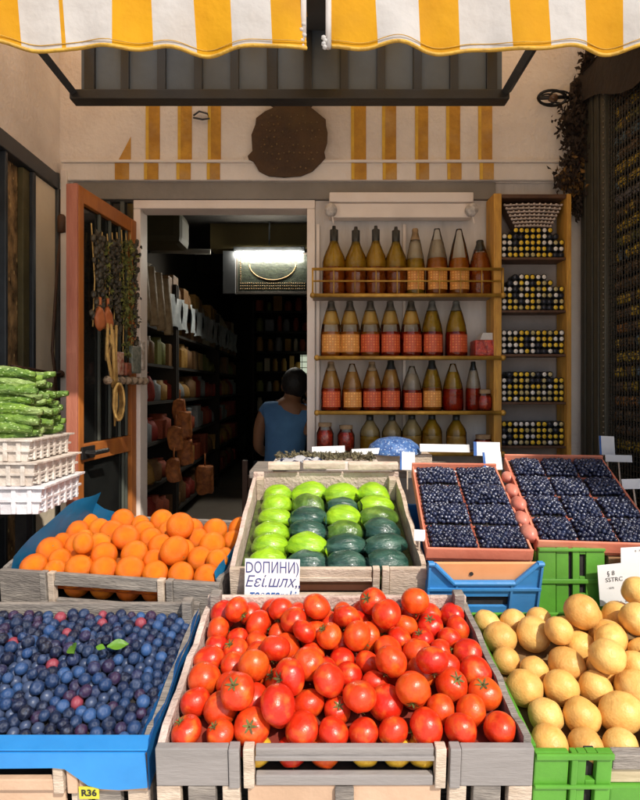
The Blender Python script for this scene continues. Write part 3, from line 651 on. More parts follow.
# dried vine: twisting stems with many small curled leaves
T = thing('dried_vine', 'dark dried vine trailing down the wall beside the olive post', 'vine', (1.06, 2.34, 2.0)); o0 = T.location
stem, leaf, lf2 = MB(), MB(), MB()
path = [P(589,50,2.31), P(584,72,2.32), P(579,92,2.33), P(575,110,2.33), P(568,124,2.32), P(571,140,2.33), P(575,152,2.34), P(569,165,2.33), P(566,180,2.33), P(572,190,2.35), P(578,215,2.355)]
for k in range(4): stem.tube([p+Vector((rng.uniform(-.012,.02), rng.uniform(-.02,.01), rng.uniform(-.02,.02))) for p in path], 0.006, 6)
def leafquad(mb, c, s):
    q = Euler((rng.uniform(0,6.3), rng.uniform(0,6.3), rng.uniform(0,6.3))).to_matrix()
    pts = [Vector((-1,0,0)), Vector((-0.2,0.55,0.25)), Vector((1,0,0)), Vector((-0.2,-0.55,0.25))]
    mb.quad(*[c+(q @ p)*s for p in pts])
for i in range(len(path)-1):
    for k in range(210):
        c = path[i].lerp(path[i+1], rng.random())
        bul = 0.035 if i in (3,4,7,8) else 0.026
        c = c+Vector((rng.gauss(0.012,bul*0.8), rng.gauss(-0.01,0.016), rng.gauss(0,0.02)))
        if c.y > 2.385: c.y = 2.38
        leafquad(lf2 if (i in (7,8) and rng.random() < 0.4) else leaf, c, rng.uniform(0.008,0.020))
rel(stem).build('stem', mat('vine_stem', (0.035,0.018,0.009), None, 20, 0.8), T, True)
rel(leaf).build('leaves', mat('dry_leaves', (0.040,0.021,0.010), (0.015,0.009,0.006), 60, 0.85, 0.4, 50), T, fixn=False)
rel(lf2).build('leaves', mat('ochre_leaves', (0.22,0.11,0.02), (0.10,0.05,0.012), 60, 0.8, 0.4, 50), T, fixn=False)

# ------------------------------------------------------------------ hanging goods on the door
def Dw(u, off_, z):        # point on the door leaf: u from hinge, off_ in front of its face
    a = math.atan2(ny-hy, nx-hx); dx, dy = math.cos(a), math.sin(a)
    return Vector((hx+dx*u-dy*off_, hy+dy*u+dx*off_, z))
greens = [mat('dry_herb', (0.20,0.21,0.04), (0.05,0.055,0.016), 50, 0.8), mat('dark_herb', (0.07,0.055,0.03), (0.018,0.016,0.010), 50, 0.6)]
straw = mat('straw', (0.62,0.40,0.12), (0.36,0.21,0.06), 40, 0.8, 0.4, 80)
for k in range(9):
    u = 0.085+k*0.0375; z0 = 1.985-0.004*k+rng.uniform(-.02,.02); ln = [0.44,0.36,0.48,0.30,0.38,0.26,0.33,0.28,0.34][k]
    m_ = MB(); m_.tube([Dw(u,0.012,z0+0.03), Dw(u,0.025,z0-ln/2), Dw(u+0.004,0.02,z0-ln)], 0.0025, 5); m_.mi = 1
    if k in (0,4,5,7,8):
        for q in range(int(ln*95)):
            c = Dw(u+rng.gauss(0,0.012), 0.03+abs(rng.gauss(0,0.008)), z0-ln*q/(ln*95)); m_.ico(c, rng.uniform(0.006,0.011), 1, (1,1,1.5))
    for q in range(int(ln*(300 if k in (1,2,3,6) else 130))):
        t = rng.random(); c = Dw(u+rng.gauss(0,0.014), 0.026+abs(rng.gauss(0,0.012)), z0-ln*t); 
        leafquad(m_, c, rng.uniform(0.007,0.014))
    lb = {0:'nearest the hinge',8:'nearest the free edge'}.get(k, f'{ORD[k]} from the hinge side')
    tag(m_.build('herb_garland', [straw, greens[0 if k in (1,2,3,6) else 1]], None, fixn=False), f'dark green dried herb string hung on the open door, {lb}', 'herb garland', 'dried herb strings hung on the open door')
pouch_m = mat('orange_pouch', (0.50,0.15,0.04), (0.28,0.07,0.02), 16, 0.6, 0.4, 40)
for k, (u, z, lb) in enumerate([(0.385,1.645,'left of the pair'),(0.33,1.65,'right of the pair')]):
    m_ = MB(); m_.ico((0,0,0), 0.034, 3, (0.55,0.9,1.3)); m_.jitter(0.006, 40); m_.tube([(0,0,0.04),(0,0,0.075)], 0.006, 6)
    o = m_.build('pouch', pouch_m, None, True); o.location = Dw(u,0.045,z); tag(o, f'small orange pouch tied on the open door, {lb}', 'pouch', 'orange pouches on the door')
for k, (u, z, h, w_, c, nm) in enumerate([(0.255,1.49,0.09,0.045,((0.26,0.05,0.03),(0.5,0.36,0.25)),'red and white patterned'),(0.33,1.54,0.09,0.03,((0.45,0.3,0.12),(0.2,0.1,0.04)),'tan'),(0.12,1.51,0.11,0.08,((0.08,0.10,0.08),(0.25,0.25,0.2)),'grey green mottled'),(0.19,1.47,0.05,0.045,((0.3,0.08,0.04),(0.12,0.04,0.02)),'rusty red'),(0.06,1.53,0.12,0.03,((0.5,0.45,0.38),(0.25,0.2,0.16)),'pale')]):
    m_ = MB(); m_.box((0,0,0), (0.02,w_,h), bev=0.006); m_.jitter(0.003, 60)
    o = m_.build('hanging_packet', mat('hp_'+nm.replace(' ','_'), c[0], c[1], 70, 0.5, 0.4, 50), None, True); o.location = Dw(u,0.05,z); o.rotation_euler = (0,0,R(-8))
    tag(o, f'{nm} packet hanging among the herb strings on the open door', 'packet', 'packets hung on the open door')
m_ = MB()
for k in range(7): m_.tube([Dw(0.02+k*0.05,0.05,1.425), Dw(0.045+k*0.05,0.05,1.425)], 0.016, 8)
tag(m_.build('nut_string', mat('nuts', (0.40,0.30,0.20), (0.14,0.09,0.05), 70, 0.7, 0.5, 60), None, True), 'horizontal row of mottled pale bundles under the door hangings', 'bundle')
m_ = MB(); c0 = Dw(0.30,0.055,1.335)
for k in range(7): 
    u = 0.295+k*0.012
    m_.tube([Dw(u+0.03*math.sin(k),0.06,1.63-0.02*(k%3)), Dw(u+0.004,0.06+0.004*k%0.02,1.52), Dw(0.305+0.005*(k-3),0.06,1.40)], 0.0055, 6)
for k in range(5):
    a, b = 0.034+0.004*k, 0.052+0.004*k
    m_.tube([Dw(0.305+a*math.sin(t)*0.8+0.008*(k-2), 0.06+0.006*k, 1.345+b*math.cos(t)) for t in [2*math.pi*q/18 for q in range(19)]], 0.005, 6)
m_.tube([Dw(0.305,0.06,1.40),Dw(0.31,0.065,1.33),Dw(0.307,0.06,1.255)], [0.010,0.009,0.003], 6)
tag(m_.build('straw_rope', straw, None, True), 'coiled straw rope hanging in loops on the open door', 'rope')

# ------------------------------------------------------------------ shop interior
def lamp():
    a = P(235, 252, 5.0); b = P(303, 252, 5.0)
    T = thing('fluorescent_lamp', 'lit white fluorescent tube lamp on the shop ceiling', 'lamp', ((a.x+b.x)/2, 5.0, a.z)); o0 = T.location
    MB().bb(-0.32, 0.32, 0.0, 0.06, 0.005, 0.05, 0.005).build('lamp_body', dark_metal, T)
    MB().bb(-0.30, 0.30, -0.02, 0.04, -0.042, 0.004, 0.012).build('lamp_tube', emis('tube_light', (1.0,0.95,0.82), 85.0), T)
    MB().tube([(0,0.03,0.07),(0,0.03,2.886-a.z)], 0.008, 6).build('stem', dark_metal, T)
lamp()
T = thing('framed_panel', 'dark framed panel with gilt arch pattern hung under the shop ceiling', 'picture', (-0.43, 5.08, 2.43))
MB().bb(-0.34,0.34,0.0,0.02,-0.19,0.19).build('picture', mat('dark_green_panel', (0.014,0.019,0.010), (0.006,0.008,0.005), 30, 0.4, 0.3, 40, spots=((0.06,0.05,0.02),60,0.16)), T)
m_ = MB()
for a, b, c, e in ((-0.34,0.34,-0.19,-0.165),(-0.34,0.34,0.165,0.19),(-0.34,-0.315,-0.164,0.164),(0.315,0.34,-0.164,0.164)): m_.bb(a,b,-0.012,-0.001,c,e,0.003)
m_.build('frame', mat('dark_frame', (0.025,0.018,0.012), None, 10, 0.5), T)
m_ = MB()
for q in range(3):
    for k in range(30): m_.ico((-0.29+k*0.02, -0.004, -0.14+q*0.025), 0.007, 1)
m_.tube([(0.21*math.cos(t), -0.003, 0.08-0.14*math.sin(t)) for t in [math.pi*k/16 for k in range(17)]], 0.006, 6)
for k in range(14): m_.ico((-0.29, -0.004, -0.07+k*0.017), 0.006, 1)
m_.build('gilt_pattern', mat('gilt', (0.17,0.10,0.025), (0.09,0.05,0.015), 30, 0.5), T, True)
# long left shelving
shelf_lv = [0.42, 0.72, 1.02, 1.30, 1.56, 1.82, 2.08]
for seg, (ya, yb) in enumerate([(2.75,4.4),(4.42,6.2),(6.22,8.6)]):
    T = thing('shop_shelving', f'dark wooden shelving of goods on the left shop wall, {["nearest the door","middle section","farthest section"][seg]}', 'shelving', (-1.25, (ya+yb)/2, SF), group='shelving along the left shop wall'); o0 = T.location
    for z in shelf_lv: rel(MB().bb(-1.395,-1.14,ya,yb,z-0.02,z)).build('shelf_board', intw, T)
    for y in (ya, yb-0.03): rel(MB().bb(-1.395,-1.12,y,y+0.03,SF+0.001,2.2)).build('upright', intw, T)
gcols = {'ochre': (0.66,0.36,0.08), 'cream': (0.80,0.70,0.50), 'brick red': (0.60,0.12,0.05), 'brown': (0.34,0.17,0.06), 'grey': (0.42,0.45,0.46), 'olive': (0.32,0.33,0.08), 'dark red': (0.5,0.05,0.03)}
gm = {k: mat('goods_'+k.replace(' ','_'), v, tuple(x*0.4 for x in v), 45, 0.5, 0.5, 40, spots=((v[0]*0.25,v[1]*0.25,v[2]*0.25),40,0.3)) for k, v in gcols.items()}
gmesh = {}
def good(shape, c):
    if (shape, c) in gmesh:
        o = gmesh[(shape,c)].copy(); COL.objects.link(o); return o
    m_ = MB()
    if shape == 'box': m_.box((0,0,0.5), (1,1,1), bev=0.03)
    elif shape == 'bag': m_.lathe([(0,0),(0.42,0.0),(0.5,0.15),(0.48,0.6),(0.3,0.85),(0.12,0.9),(0.25,1.0),(0,1.0)], 10); m_.jitter(0.06, 4)
    else: m_.lathe([(0,0),(0.46,0),(0.5,0.05),(0.5,0.75),(0.34,0.86),(0.34,1.0),(0,1.0)], 12)
    o = m_.build({'box':'box','bag':'goods_bag','jar':'jar'}[shape], gm[c], None, shape != 'box'); gmesh[(shape,c)] = o; return o
for li, z in enumerate(shelf_lv):
    y = 2.9
    while y < 7.6:
        wv_ = rng.uniform(0.09,0.17)*(1+0.12*(y-3)); shp = rng.choice(['box','bag','jar'] if li < 5 else ['box','box','bag'])
        pal = [['brick red','brown','dark red'],['brick red','ochre','brown'],['brick red','dark red','grey'],['brown','ochre','dark red','grey'],['brown','ochre','olive'],['ochre','brown','cream'],['cream','ochre','brown']][li]
        c = rng.choice(pal); o = good(shp, c)
        hgt = rng.uniform(0.13,0.21); dep = rng.uniform(0.16,0.22)
        o.scale = (dep, wv_*0.85, hgt); o.location = (-1.15-dep/2, y+wv_/2, z+0.001)
        sec = 'near the door' if y < 4.4 else 'midway along' if y < 6.2 else 'deep in the shop'
        tag(o, f'{c} {dict(box="box",bag="bag",jar="jar")[shp]} on the {["lowest","second lowest","third lowest","middle","third highest","second highest","topmost"][li]} left shop shelf, {sec}', shp, 'goods on the left shop shelves')
        y += wv_+0.015
# pale sheets of hanging bags along the shelf tops
bag_m = mat('pale_bag', (0.52,0.56,0.57), (0.32,0.35,0.37), 9, 0.4, 0.5, 30)
gb = None
for k in range(15):
    y = 3.55+k*0.27
    if gb is None:
        m_ = MB(); m_.grid(lambda u, v: (0.012*math.sin(u*9+v*4), (u-0.5)*0.25, -v*0.24+0.008*math.sin(u*6)), 10, 8); o = gb = m_.build('hanging_bag', bag_m, None, True)
    else: o = gb.copy(); COL.objects.link(o)
    o.location = (-1.118, y, 2.10-0.0*k); o.rotation_euler = (0, R(rng.uniform(-4,4)), R(rng.uniform(-8,8)))
    tag(o, 'translucent pale bag hung from the top left shop shelf, '+('near the door' if k < 5 else 'midway along' if k < 10 else 'deep in the shop'), 'bag', 'pale bags hung along the left shop shelves')
gr = mat('grain_roll', (0.45,0.34,0.2), (0.28,0.19,0.1), 20, 0.7, 0.4, 40)
for k in range(4):
    m_ = MB(); m_.tube([(0,0,0),(0.01,0.01,-0.2),(0.03,0.0,-0.36)], [0.03,0.036,0.03], 8)
    o = m_.build('hanging_bundle', gr, None, True); o.location = (-1.07+k*0.02, 3.36+k*0.09, 2.16-0.02*k)
    tag(o, f'long tan bundle hanging just inside the doorway, {ORD[k]} from the door', 'bundle', 'tan bundles inside the doorway')
orm = mat('orange_sack', (0.70,0.24,0.06), (0.3,0.09,0.03), 25, 0.6, 0.5, 40)
for k, (px, py, Y, s) in enumerate([(180,410,4.2,0.07),(184,425,4.1,0.085),(176,438,4.0,0.075),(186,452,4.1,0.08),(174,470,3.9,0.07),(205,480,4.6,0.10)]):
    m_ = MB(); m_.box((0,0,0), (s*1.3,s*1.3,s*2.3), bev=s*0.3); bmesh.ops.subdivide_edges(m_.bm, edges=m_.bm.edges[:], cuts=2, use_grid_fill=True); m_.jitter(0.022, 16); m_.tube([(0,0,s),(0,0,s*2.2)], 0.006, 6)
    o = m_.build('hanging_sack', orm, None, True); o.location = P(px, py, Y)
    tag(o, ['topmost of the orange sacks hanging down the left shop shelves','second highest orange sack on the left shop shelves','third highest orange sack on the left shop shelves','fourth orange sack down the left shop shelves','lowest of the orange sacks near the doorway','tall orange sack standing apart deeper in the shop'][k], 'sack', 'orange sacks in the shop')
# back of the shop: lit shelves with small bright goods
T = thing('back_shelving', 'dark shelving with small pale goods across the back of the shop', 'shelving', (0.0, 7.9, SF)); o0 = T.location
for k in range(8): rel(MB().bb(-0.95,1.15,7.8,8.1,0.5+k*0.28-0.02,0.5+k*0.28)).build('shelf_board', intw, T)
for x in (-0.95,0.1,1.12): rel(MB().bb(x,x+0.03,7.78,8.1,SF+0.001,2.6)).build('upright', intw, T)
for k in range(8):
    x = -0.85
    while x < 0.25:
        c = rng.choice(['grey','cream','ochre','brick red','olive']); shp = rng.choice(['jar','box','jar']); o = good(shp, c); s = rng.uniform(0.06,0.12)
        o.scale = (s, s, rng.uniform(0.12,0.22)); o.location = (x, 7.9, 0.5+k*0.28+0.001)
        tag(o, f'{c} {shp} on the {["lowest","second lowest","third lowest","fourth","fifth","third highest","second highest","topmost"][k]} shelf at the back of the shop', shp, 'goods on the back shop shelves'); x += s+rng.uniform(0.02,0.06)
T = thing('back_window', 'small bright barred window at the back of the shop behind the seated person', 'window', (-0.10, 7.7, 1.62))
MB().bb(-0.17,0.17,0,0.02,-0.22,0.22).build('pane', emis('daylight_pane', (0.9,1.0,0.75), 0.55), T)
m_ = MB()
for k in range(6): m_.bb(-0.17,0.17,-0.012,-0.002,-0.2+k*0.08,-0.19+k*0.08)
for k in range(4): m_.bb(-0.15+k*0.095,-0.142+k*0.095,-0.022,-0.013,-0.22,0.22)
m_.build('window_bars', dark_metal, T)

# ------------------------------------------------------------------ packing of round produce
def settle(n, rads, w_, d_, bed, iters=320, top=0.25, seed=1, wall=0.0):
    r_ = np.random.RandomState(seed); rad = np.asarray(rads)
    p = np.stack([r_.uniform(-w_/2+0.03, w_/2-0.03, n), r_.uniform(0.03, d_-0.03, n), r_.uniform(0.06, top, n)], 1)
    for it in range(iters):
        p[:,2] -= 0.0022 if it < iters*0.75 else 0.0008
        for _ in range(2):
            df = p[:,None,:]-p[None,:,:]; ds = np.sqrt((df**2).sum(2))+1e-9; need = rad[:,None]+rad[None,:]
            ov = np.clip(need-ds, 0, None); np.fill_diagonal(ov, 0)
            p += (df/ds[:,:,None]*(ov*0.33)[:,:,None]).sum(1)
            p[:,0] = np.clip(p[:,0], -w_/2+rad, w_/2-rad); p[:,1] = np.clip(p[:,1], rad, d_-rad)
            b = bed(p[:,0], p[:,1])+rad; p[:,2] = np.maximum(p[:,2], b)
    return p
def sphere_fruit(r, fn, nu=22, nv=14):
    m_ = MB(); m_.lathe([(max(0, math.sin(math.pi*k/nv)) if 0 < k < nv else 0, -math.cos(math.pi*k/nv)) for k in range(nv+1)], nu)
    for v in m_.bm.verts: v.co = Vector(fn(v.co.normalized()))*r
    return m_

# ------------------------------------------------------------------ wooden crates
def crate(label, w_, d_, h, loc, tilt, yaw=0, front=wood_front, side=wood_grey, slot=(0.27,0.68), endw=0.115, post=0.05, inner=None, name='wooden_crate', sw=0.012, group=None):
    """origin: middle of the front bottom edge; x right, y back, z up"""
    T = thing(name, label, 'crate', loc, (R(tilt),0,R(yaw)), group)
    hw = w_/2
    for s in (-1, 1):
        MB().bb(s*hw, s*(hw-endw), -0.014, 0.0, 0, h, 0.002).build('end_block', front, T)
        for q in (0.0, 0.023): MB().bb(s*(hw-endw-0.001-q), s*(hw-endw-0.018-q), -0.018, 0.0, -0.001, h+0.002, 0.002).build('batten', wood_pale if q else front, T)
    xi = hw-endw-0.043
    m_ = MB(); m_.bb(-xi, xi, -0.013, -0.001, h*slot[1], h, 0.002); m_.bb(-xi, xi, -0.017, -0.0135, h*slot[1]+0.002, h*slot[1]+h*0.14, 0.001); m_.build('front_rail', front, T)
    m_ = MB(); m_.bb(-xi, xi, -0.013, -0.001, 0, h*slot[0], 0.002); m_.build('front_rail', front, T)
    for s in (-1, 1):
        m_ = MB(); n = 14; ys = [0.001+(d_-0.002)*k/n for k in range(n+1)]
        tops = [h+0.004*math.sin(k*1.3+s)+0.006*rng.random()+(0.012*(k/n)) for k in range(n+1)]
        for k in range(n):
            a, b = s*hw, s*(hw-sw)
            v = [m_.bm.verts.new(q) for q in [(a,ys[k],0),(b,ys[k],0),(b,ys[k],tops[k]),(a,ys[k],tops[k]),(a,ys[k+1],0),(b,ys[k+1],0),(b,ys[k+1],tops[k+1]),(a,ys[k+1],tops[k+1])]]
            for f in ((0,1,2,3),(7,6,5,4),(0,4,5,1),(2,6,7,3),(1,5,6,2),(0,3,7,4)): m_.bm.faces.new([v[i] for i in f])
        bmesh.ops.remove_doubles(m_.bm, verts=m_.bm.verts, dist=1e-5); 
        m_.build('side_board', (inner if inner and s < 0 else side), T)  # left board takes the inner tone, painted as the sunlit side
        MB().bb(s*(hw-sw-0.001), s*(hw-sw-0.024), d_-0.03, d_-0.002, 0, h+post, 0.003).build('corner_post', side, T)
    MB().bb(-hw+0.001, hw-0.001, d_, d_+0.012, 0, h+0.03, 0.003).build('rear_board', inner or side, T)
    MB().bb(-hw+0.013, hw-0.013, 0.001, d_-0.001, 0.001, 0.004).build('base_board', void_m, T)  # floor coloured dark to paint the shade inside the front slot
    return T
def at(T, v): 
    return Matrix.Translation(T.location) @ T.rotation_euler.to_matrix().to_4x4() @ Vector(v)
def bed(T, w_, d_, fn, m=void_m, name='bedding'):
    m_ = MB(); m_.grid(lambda u, v: (-w_/2+w_*u, 0.004+(d_-0.008)*v, float(fn(np.array([-w_/2+w_*u]), np.array([d_*v]))[0])), 12, 10)
    return m_.build(name, m, T, True)
def sit(o, T, p): o.location = at(T, p)

# ================================================================== TOMATOES
H1 = 0.066
tom_front = P(344, 738, 0.905)
TC = crate('low grey wooden crate of red tomatoes at the front middle', 0.598, 0.40, H1, (0.039, 0.905, tom_front.z-H1), 8.0, 0, inner=wood_pink)
def tb(x, y): return 0.036+0.004*np.clip(y/0.38,0,1)+0.010*np.clip(1-(x/0.27)**2,0,1)*np.clip(y/0.15,0,1)
bed(TC, 0.57, 0.395, tb, mat('crate_lining', (0.28,0.035,0.015), (0.16,0.02,0.012), 20, 0.9))
tom_m = mat('tomato_skin', (1.0,1.0,1.0), (0.80,0.55,0.5), 1.6, 0.33, 0.10, 7, spec=0.5, coat=0.03, rnd=[(0.68,0.026,0.008),(0.76,0.055,0.010),(0.58,0.016,0.008),(0.82,0.11,0.012),(0.70,0.032,0.008),(0.78,0.09,0.012),(0.62,0.018,0.008)], dirt=((0.84,0.22,0.02),1.3,0.5), rvar=0.08)
caly_m = mat('tomato_calyx', (0.17,0.20,0.04), (0.13,0.085,0.03), 1.5, 0.7, 0.4, 40)
tprot = []
for v_ in range(3):
    fl = (0.84,0.88,0.93)[v_]; lob = (5,6,4)[v_]
    def tf(n): 
        a = math.atan2(n.y, n.x); rr = math.hypot(n.x, n.y)
        dz = 0.16*math.exp(-(rr/0.22)**2)*(1 if n.z > 0 else -0.5)
        k = 1+0.035*math.cos(lob*a)*min(1,rr*1.4)*max(0, n.z)+0.06*mnoise.noise(n*1.2+Vector((v_*3,0,0)))
        return (n.x*k, n.y*k, n.z*fl*k-dz)
    t = sphere_fruit(1.0, tf, 24, 16).build('tomato', tom_m, None, True)
    m_ = MB()
    for k in range(6):
        a = 2*math.pi*k/6+0.2*v_; l = rng.uniform(0.38,0.55)
        c, s_ = math.cos(a), math.sin(a); pz = fl*0.86
        m_.quad((0.05*c-0.07*s_,0.05*s_+0.07*c,pz+0.02),(0.05*c+0.07*s_,0.05*s_-0.07*c,pz+0.02),(0.30*c+0.06*s_,0.30*s_-0.06*c,pz+0.12),(0.30*c-0.06*s_,0.30*s_+0.06*c,pz+0.12))
        m_.quad((0.30*c-0.06*s_,0.30*s_+0.06*c,pz+0.12),(0.30*c+0.06*s_,0.30*s_-0.06*c,pz+0.12),(l*c+0.005*s_,l*s_,pz+0.13),(l*c-0.005*s_,l*s_+0.005,pz+0.13))
    m_.tube([(0,0,pz-0.05),(0.02,0,pz+0.14),(0.07,0.02,pz+0.25)], 0.045, 6)
    m_.build('calyx', caly_m, t); tprot.append(t)
def zone(p, w_, d_):
    return ('front' if p[1] < d_*0.33 else 'middle' if p[1] < d_*0.67 else 'back')+' '+('left' if p[0] < -w_/6 else 'centre' if p[0] < w_/6 else 'right')
nt_ = 100; rads = nrg.uniform(0.0235, 0.0315, nt_)
ps = settle(nt_, rads, 0.572, 0.398, tb, seed=3)
used = [False]*3
def fruit(protos, used, k): 
    if not used[k]: used[k] = True; return protos[k]
    return dup(protos[k])
for i in range(nt_):
    t = fruit(tprot, used, i % 3); sit(t, TC, ps[i]); t.scale = (rads[i]*rng.uniform(.96,1.06), rads[i]*rng.uniform(.96,1.04), rads[i]*rng.uniform(.95,1.04))
    if rng.random() < 0.24: t.rotation_euler = (R(rng.uniform(20,80)), 0, R(rng.uniform(-90,90)))
    else: t.rotation_euler = (R(rng.uniform(120,260)), R(rng.uniform(-40,40)), R(rng.uniform(0,360)))
    tag(t, f'ripe red tomato at the {zone(ps[i],0.57,0.4)} of the heap in the front crate', 'tomato', 'tomatoes heaped in the front wooden crate')
yel_t = mat('yellow_tomato_skin', (0.85,0.55,0.05), (0.75,0.40,0.03), 6, 0.3, 0.03, 14, coat=0.2)
for k, (x, c) in enumerate([(255,'y'),(291,'r'),(325,'r'),(365,'y'),(398,'y'),(425,'y')]):
    t = dup(tprot[k % 3]); w0 = (x-344)/372*0.598
    t.scale = (0.0262,)*3; sit(t, TC, (w0, 0.0265, 0.0272)); t.rotation_euler = (R(180), 0, k)
    if c == 'y':
        t.data = t.data.copy(); t.data.materials[0] = yel_t
        tag(t, f'yellow tomato seen through the slot of the tomato crate, {["leftmost","","","left of the right-hand three","middle of the right-hand three","rightmost"][k]}', 'tomato', 'tomatoes behind the crate slot')
    else: tag(t, f'red tomato seen through the slot of the tomato crate, {"left" if k == 1 else "right"} one of two', 'tomato', 'tomatoes behind the crate slot')

# support crates under the front row
def under(label, xc, w_, top_front, tilt, y0, n, grp):
    T0 = None
    for k in range(n):
        hh = 0.125
        T = thing('slatted_crate', label % (['upper','lower','bottom'][k]), 'crate', (xc, y0+0.004, 0), (R(tilt),0,0), grp)
        T.location = Vector((xc, y0, top_front)) + Euler((R(tilt),0,0)).to_matrix() @ Vector((0, 0, -hh*(k+1)-0.002*k))
        for s in (-1, 1):
            for x, ww, mm in ((0, 0.038, wood_pale), (0.050, 0.044, wood_grey), (0.105, 0.028, wood_pale)):
                MB().bb(s*(w_/2-x), s*(w_/2-x-ww), 0.0, 0.016, 0, hh-0.003, 0.002).build('slat', mm, T)
            MB().bb(s*(w_/2), s*(w_/2-0.012), 0.0165, 0.39, 0, hh-0.003, 0.002).build('side_board', wood_grey, T)
        MB().bb(-w_/2+0.145, w_/2-0.145, 0.004, 0.012, 0.0, hh-0.004, 0.002).build('front_panel', peach_card, T)
        MB().bb(-w_/2+0.14, w_/2-0.14, -0.006, 0.003, 0.045, 0.068, 0.002).build('cross_rail', wood_grey, T)
        for q in (0.0,): MB().bb(-0.015, 0.015, -0.004, 0.0035, 0.069, hh-0.004, 0.002).build('centre_batten', wood_grey, T)
        MB().bb(-w_/2+0.013, w_/2-0.013, 0.017, 0.388, 0.0, 0.008).build('base_board', wood_grey, T)
        MB().bb(-w_/2+0.013, w_/2-0.013, 0.389, 0.40, 0.0, hh-0.003).build('rear_board', wood_grey, T)
under('%s slatted crate under the tomato crate', 0.039, 0.60, TC.location.z-0.001, 8, 0.893, 3, 'slatted crates under the tomatoes')

# ================================================================== DARK BERRIES (front left)
BC = crate('weathered wooden crate of dark blue berries at the front left', 0.60, 0.40, 0.075, (-0.585, 0.945, P(77,738,0.95).z-0.075), 7.5, 0, front=peach_card, inner=wood_grey)
def bb_(x, y): return 0.030+0.030*np.clip(y/0.36,0,1)+0.014*np.clip(1-(x/0.29)**2,0,1)*np.clip(y/0.12,0,1)
bed(BC, 0.57, 0.395, bb_)
# blue liner draped over the front and right rims
T = thing('blue_liner', 'bright blue plastic liner folded over the rim of the berry crate', 'liner', BC.location, BC.rotation_euler)
hb = 0.075
m_ = MB()
poly = [(-0.30,hb+0.004),(0.300,hb+0.004),(0.302,0.016),(0.255,0.012),(0.225,0.014),(0.205,0.020),(0.168,0.050),(0.15,0.052),(-0.30,0.047)]
m_.prism(poly, -0.0245, -0.0215)
m_.bb(-0.30, 0.303, -0.0212, 0.012, hb+0.0045, hb+0.0075, 0.001); m_.build('front_flap', blue_plastic, T)
m_ = MB(); n = 16
m_.grid(lambda u, v: (0.304+0.004*math.sin(u*9)*v, -0.0245+0.40*u, hb+0.006+0.012*u+0.006*math.sin(u*14)-v*(0.07-0.025*u)), n, 3)
m_.grid(lambda u, v: (0.304-0.03*v, -0.0245+0.40*u, hb+0.0065+0.020*u*(1-v)+0.006*math.sin(u*14)*(1-v)-0.02*v), n, 2)
bmesh.ops.solidify(m_.bm, geom=m_.bm.faces[:], thickness=0.0022); m_.build('side_flap', blue_plastic, T, False)
berry_m = mat('dark_berry_skin', (0.9,0.95,1.0), (0.35,0.42,0.55), 70, 0.38, 0.25, 60, spec=0.4, rnd=[(0.012,0.020,0.06),(0.010,0.014,0.04),(0.03,0.07,0.17),(0.010,0.010,0.025),(0.02,0.05,0.13),(0.07,0.022,0.06),(0.014,0.028,0.08),(0.055,0.14,0.33),(0.010,0.012,0.03),(0.03,0.09,0.24)], dirt=((0.14,0.18,0.29),1.6,0.42))
redb_m = mat('reddish_berry_skin', (0.36,0.05,0.07), (0.2,0.03,0.06), 60, 0.38, 0.25, 60, dirt=((0.35,0.2,0.22),40,0.4))
nb_ = 520; rads = nrg.uniform(0.0102, 0.0136, nb_)
ps = settle(nb_, rads, 0.572, 0.398, bb_, iters=150, top=0.2, seed=5)
def berry_proto(m, nm):
    def bf(n):
        rr = math.hypot(n.x, n.y); return (n.x, n.y, n.z*0.93-(0.20*math.exp(-(rr/0.25)**2) if n.z > 0 else 0)+(0.05*math.exp(-((rr-0.33)/0.09)**2) if n.z > 0 else 0))
    return sphere_fruit(1.0, bf, 14, 10).build(nm, m, None, True)
bpro = berry_proto(berry_m, 'berry'); rpro = berry_proto(redb_m, 'berry')
order = []
for i in range(nb_):
    wp = at(BC, ps[i]); px = 320+wp.x/wp.y*FPX
    cover = sum(1 for j in range(nb_) if ps[j][2] > ps[i][2]+0.010 and np.hypot(*(ps[j][:2]-ps[i][:2])) < 0.016)
    vis = px > -12 and cover == 0
    order.append((0 if vis else 1, cover, wp.y, i))
order.sort(); first = [True, True]; rest = MB()
for rank, (_, _, _, i) in enumerate(order):
    redd = rng.random() < 0.03
    rot = (R(rng.uniform(-80,80)), R(rng.uniform(-80,80)), rng.uniform(0,6))
    if rank < 300:
        j = 1 if redd else 0; pr = (bpro, rpro)[j]
        if first[j]: o = pr; first[j] = False
        else: o = pr.copy(); COL.objects.link(o)
        sit(o, BC, ps[i]); o.scale = (rads[i],)*3; o.rotation_euler = rot
        tag(o, (f'reddish berry at the {zone(ps[i],0.57,0.4)} of the dark berry crate' if redd else f'dark blue berry with pale bloom at the {zone(ps[i],0.57,0.4)} of its crate'), 'berry', 'berries in the front left crate')
    else: rest.ico(ps[i], rads[i], 2)
o = rest.build('berry_fill', berry_m, None, True); o.location = BC.location; o.rotation_euler = BC.rotation_euler
tag(o, 'remaining dark blue berries lying beneath the upper ones in the front left crate', 'berries', kind='stuff')
lfm = mat('fresh_leaf', (0.16,0.36,0.03), (0.10,0.24,0.02), 12, 0.45, 0.3, 40, trans=0.25)
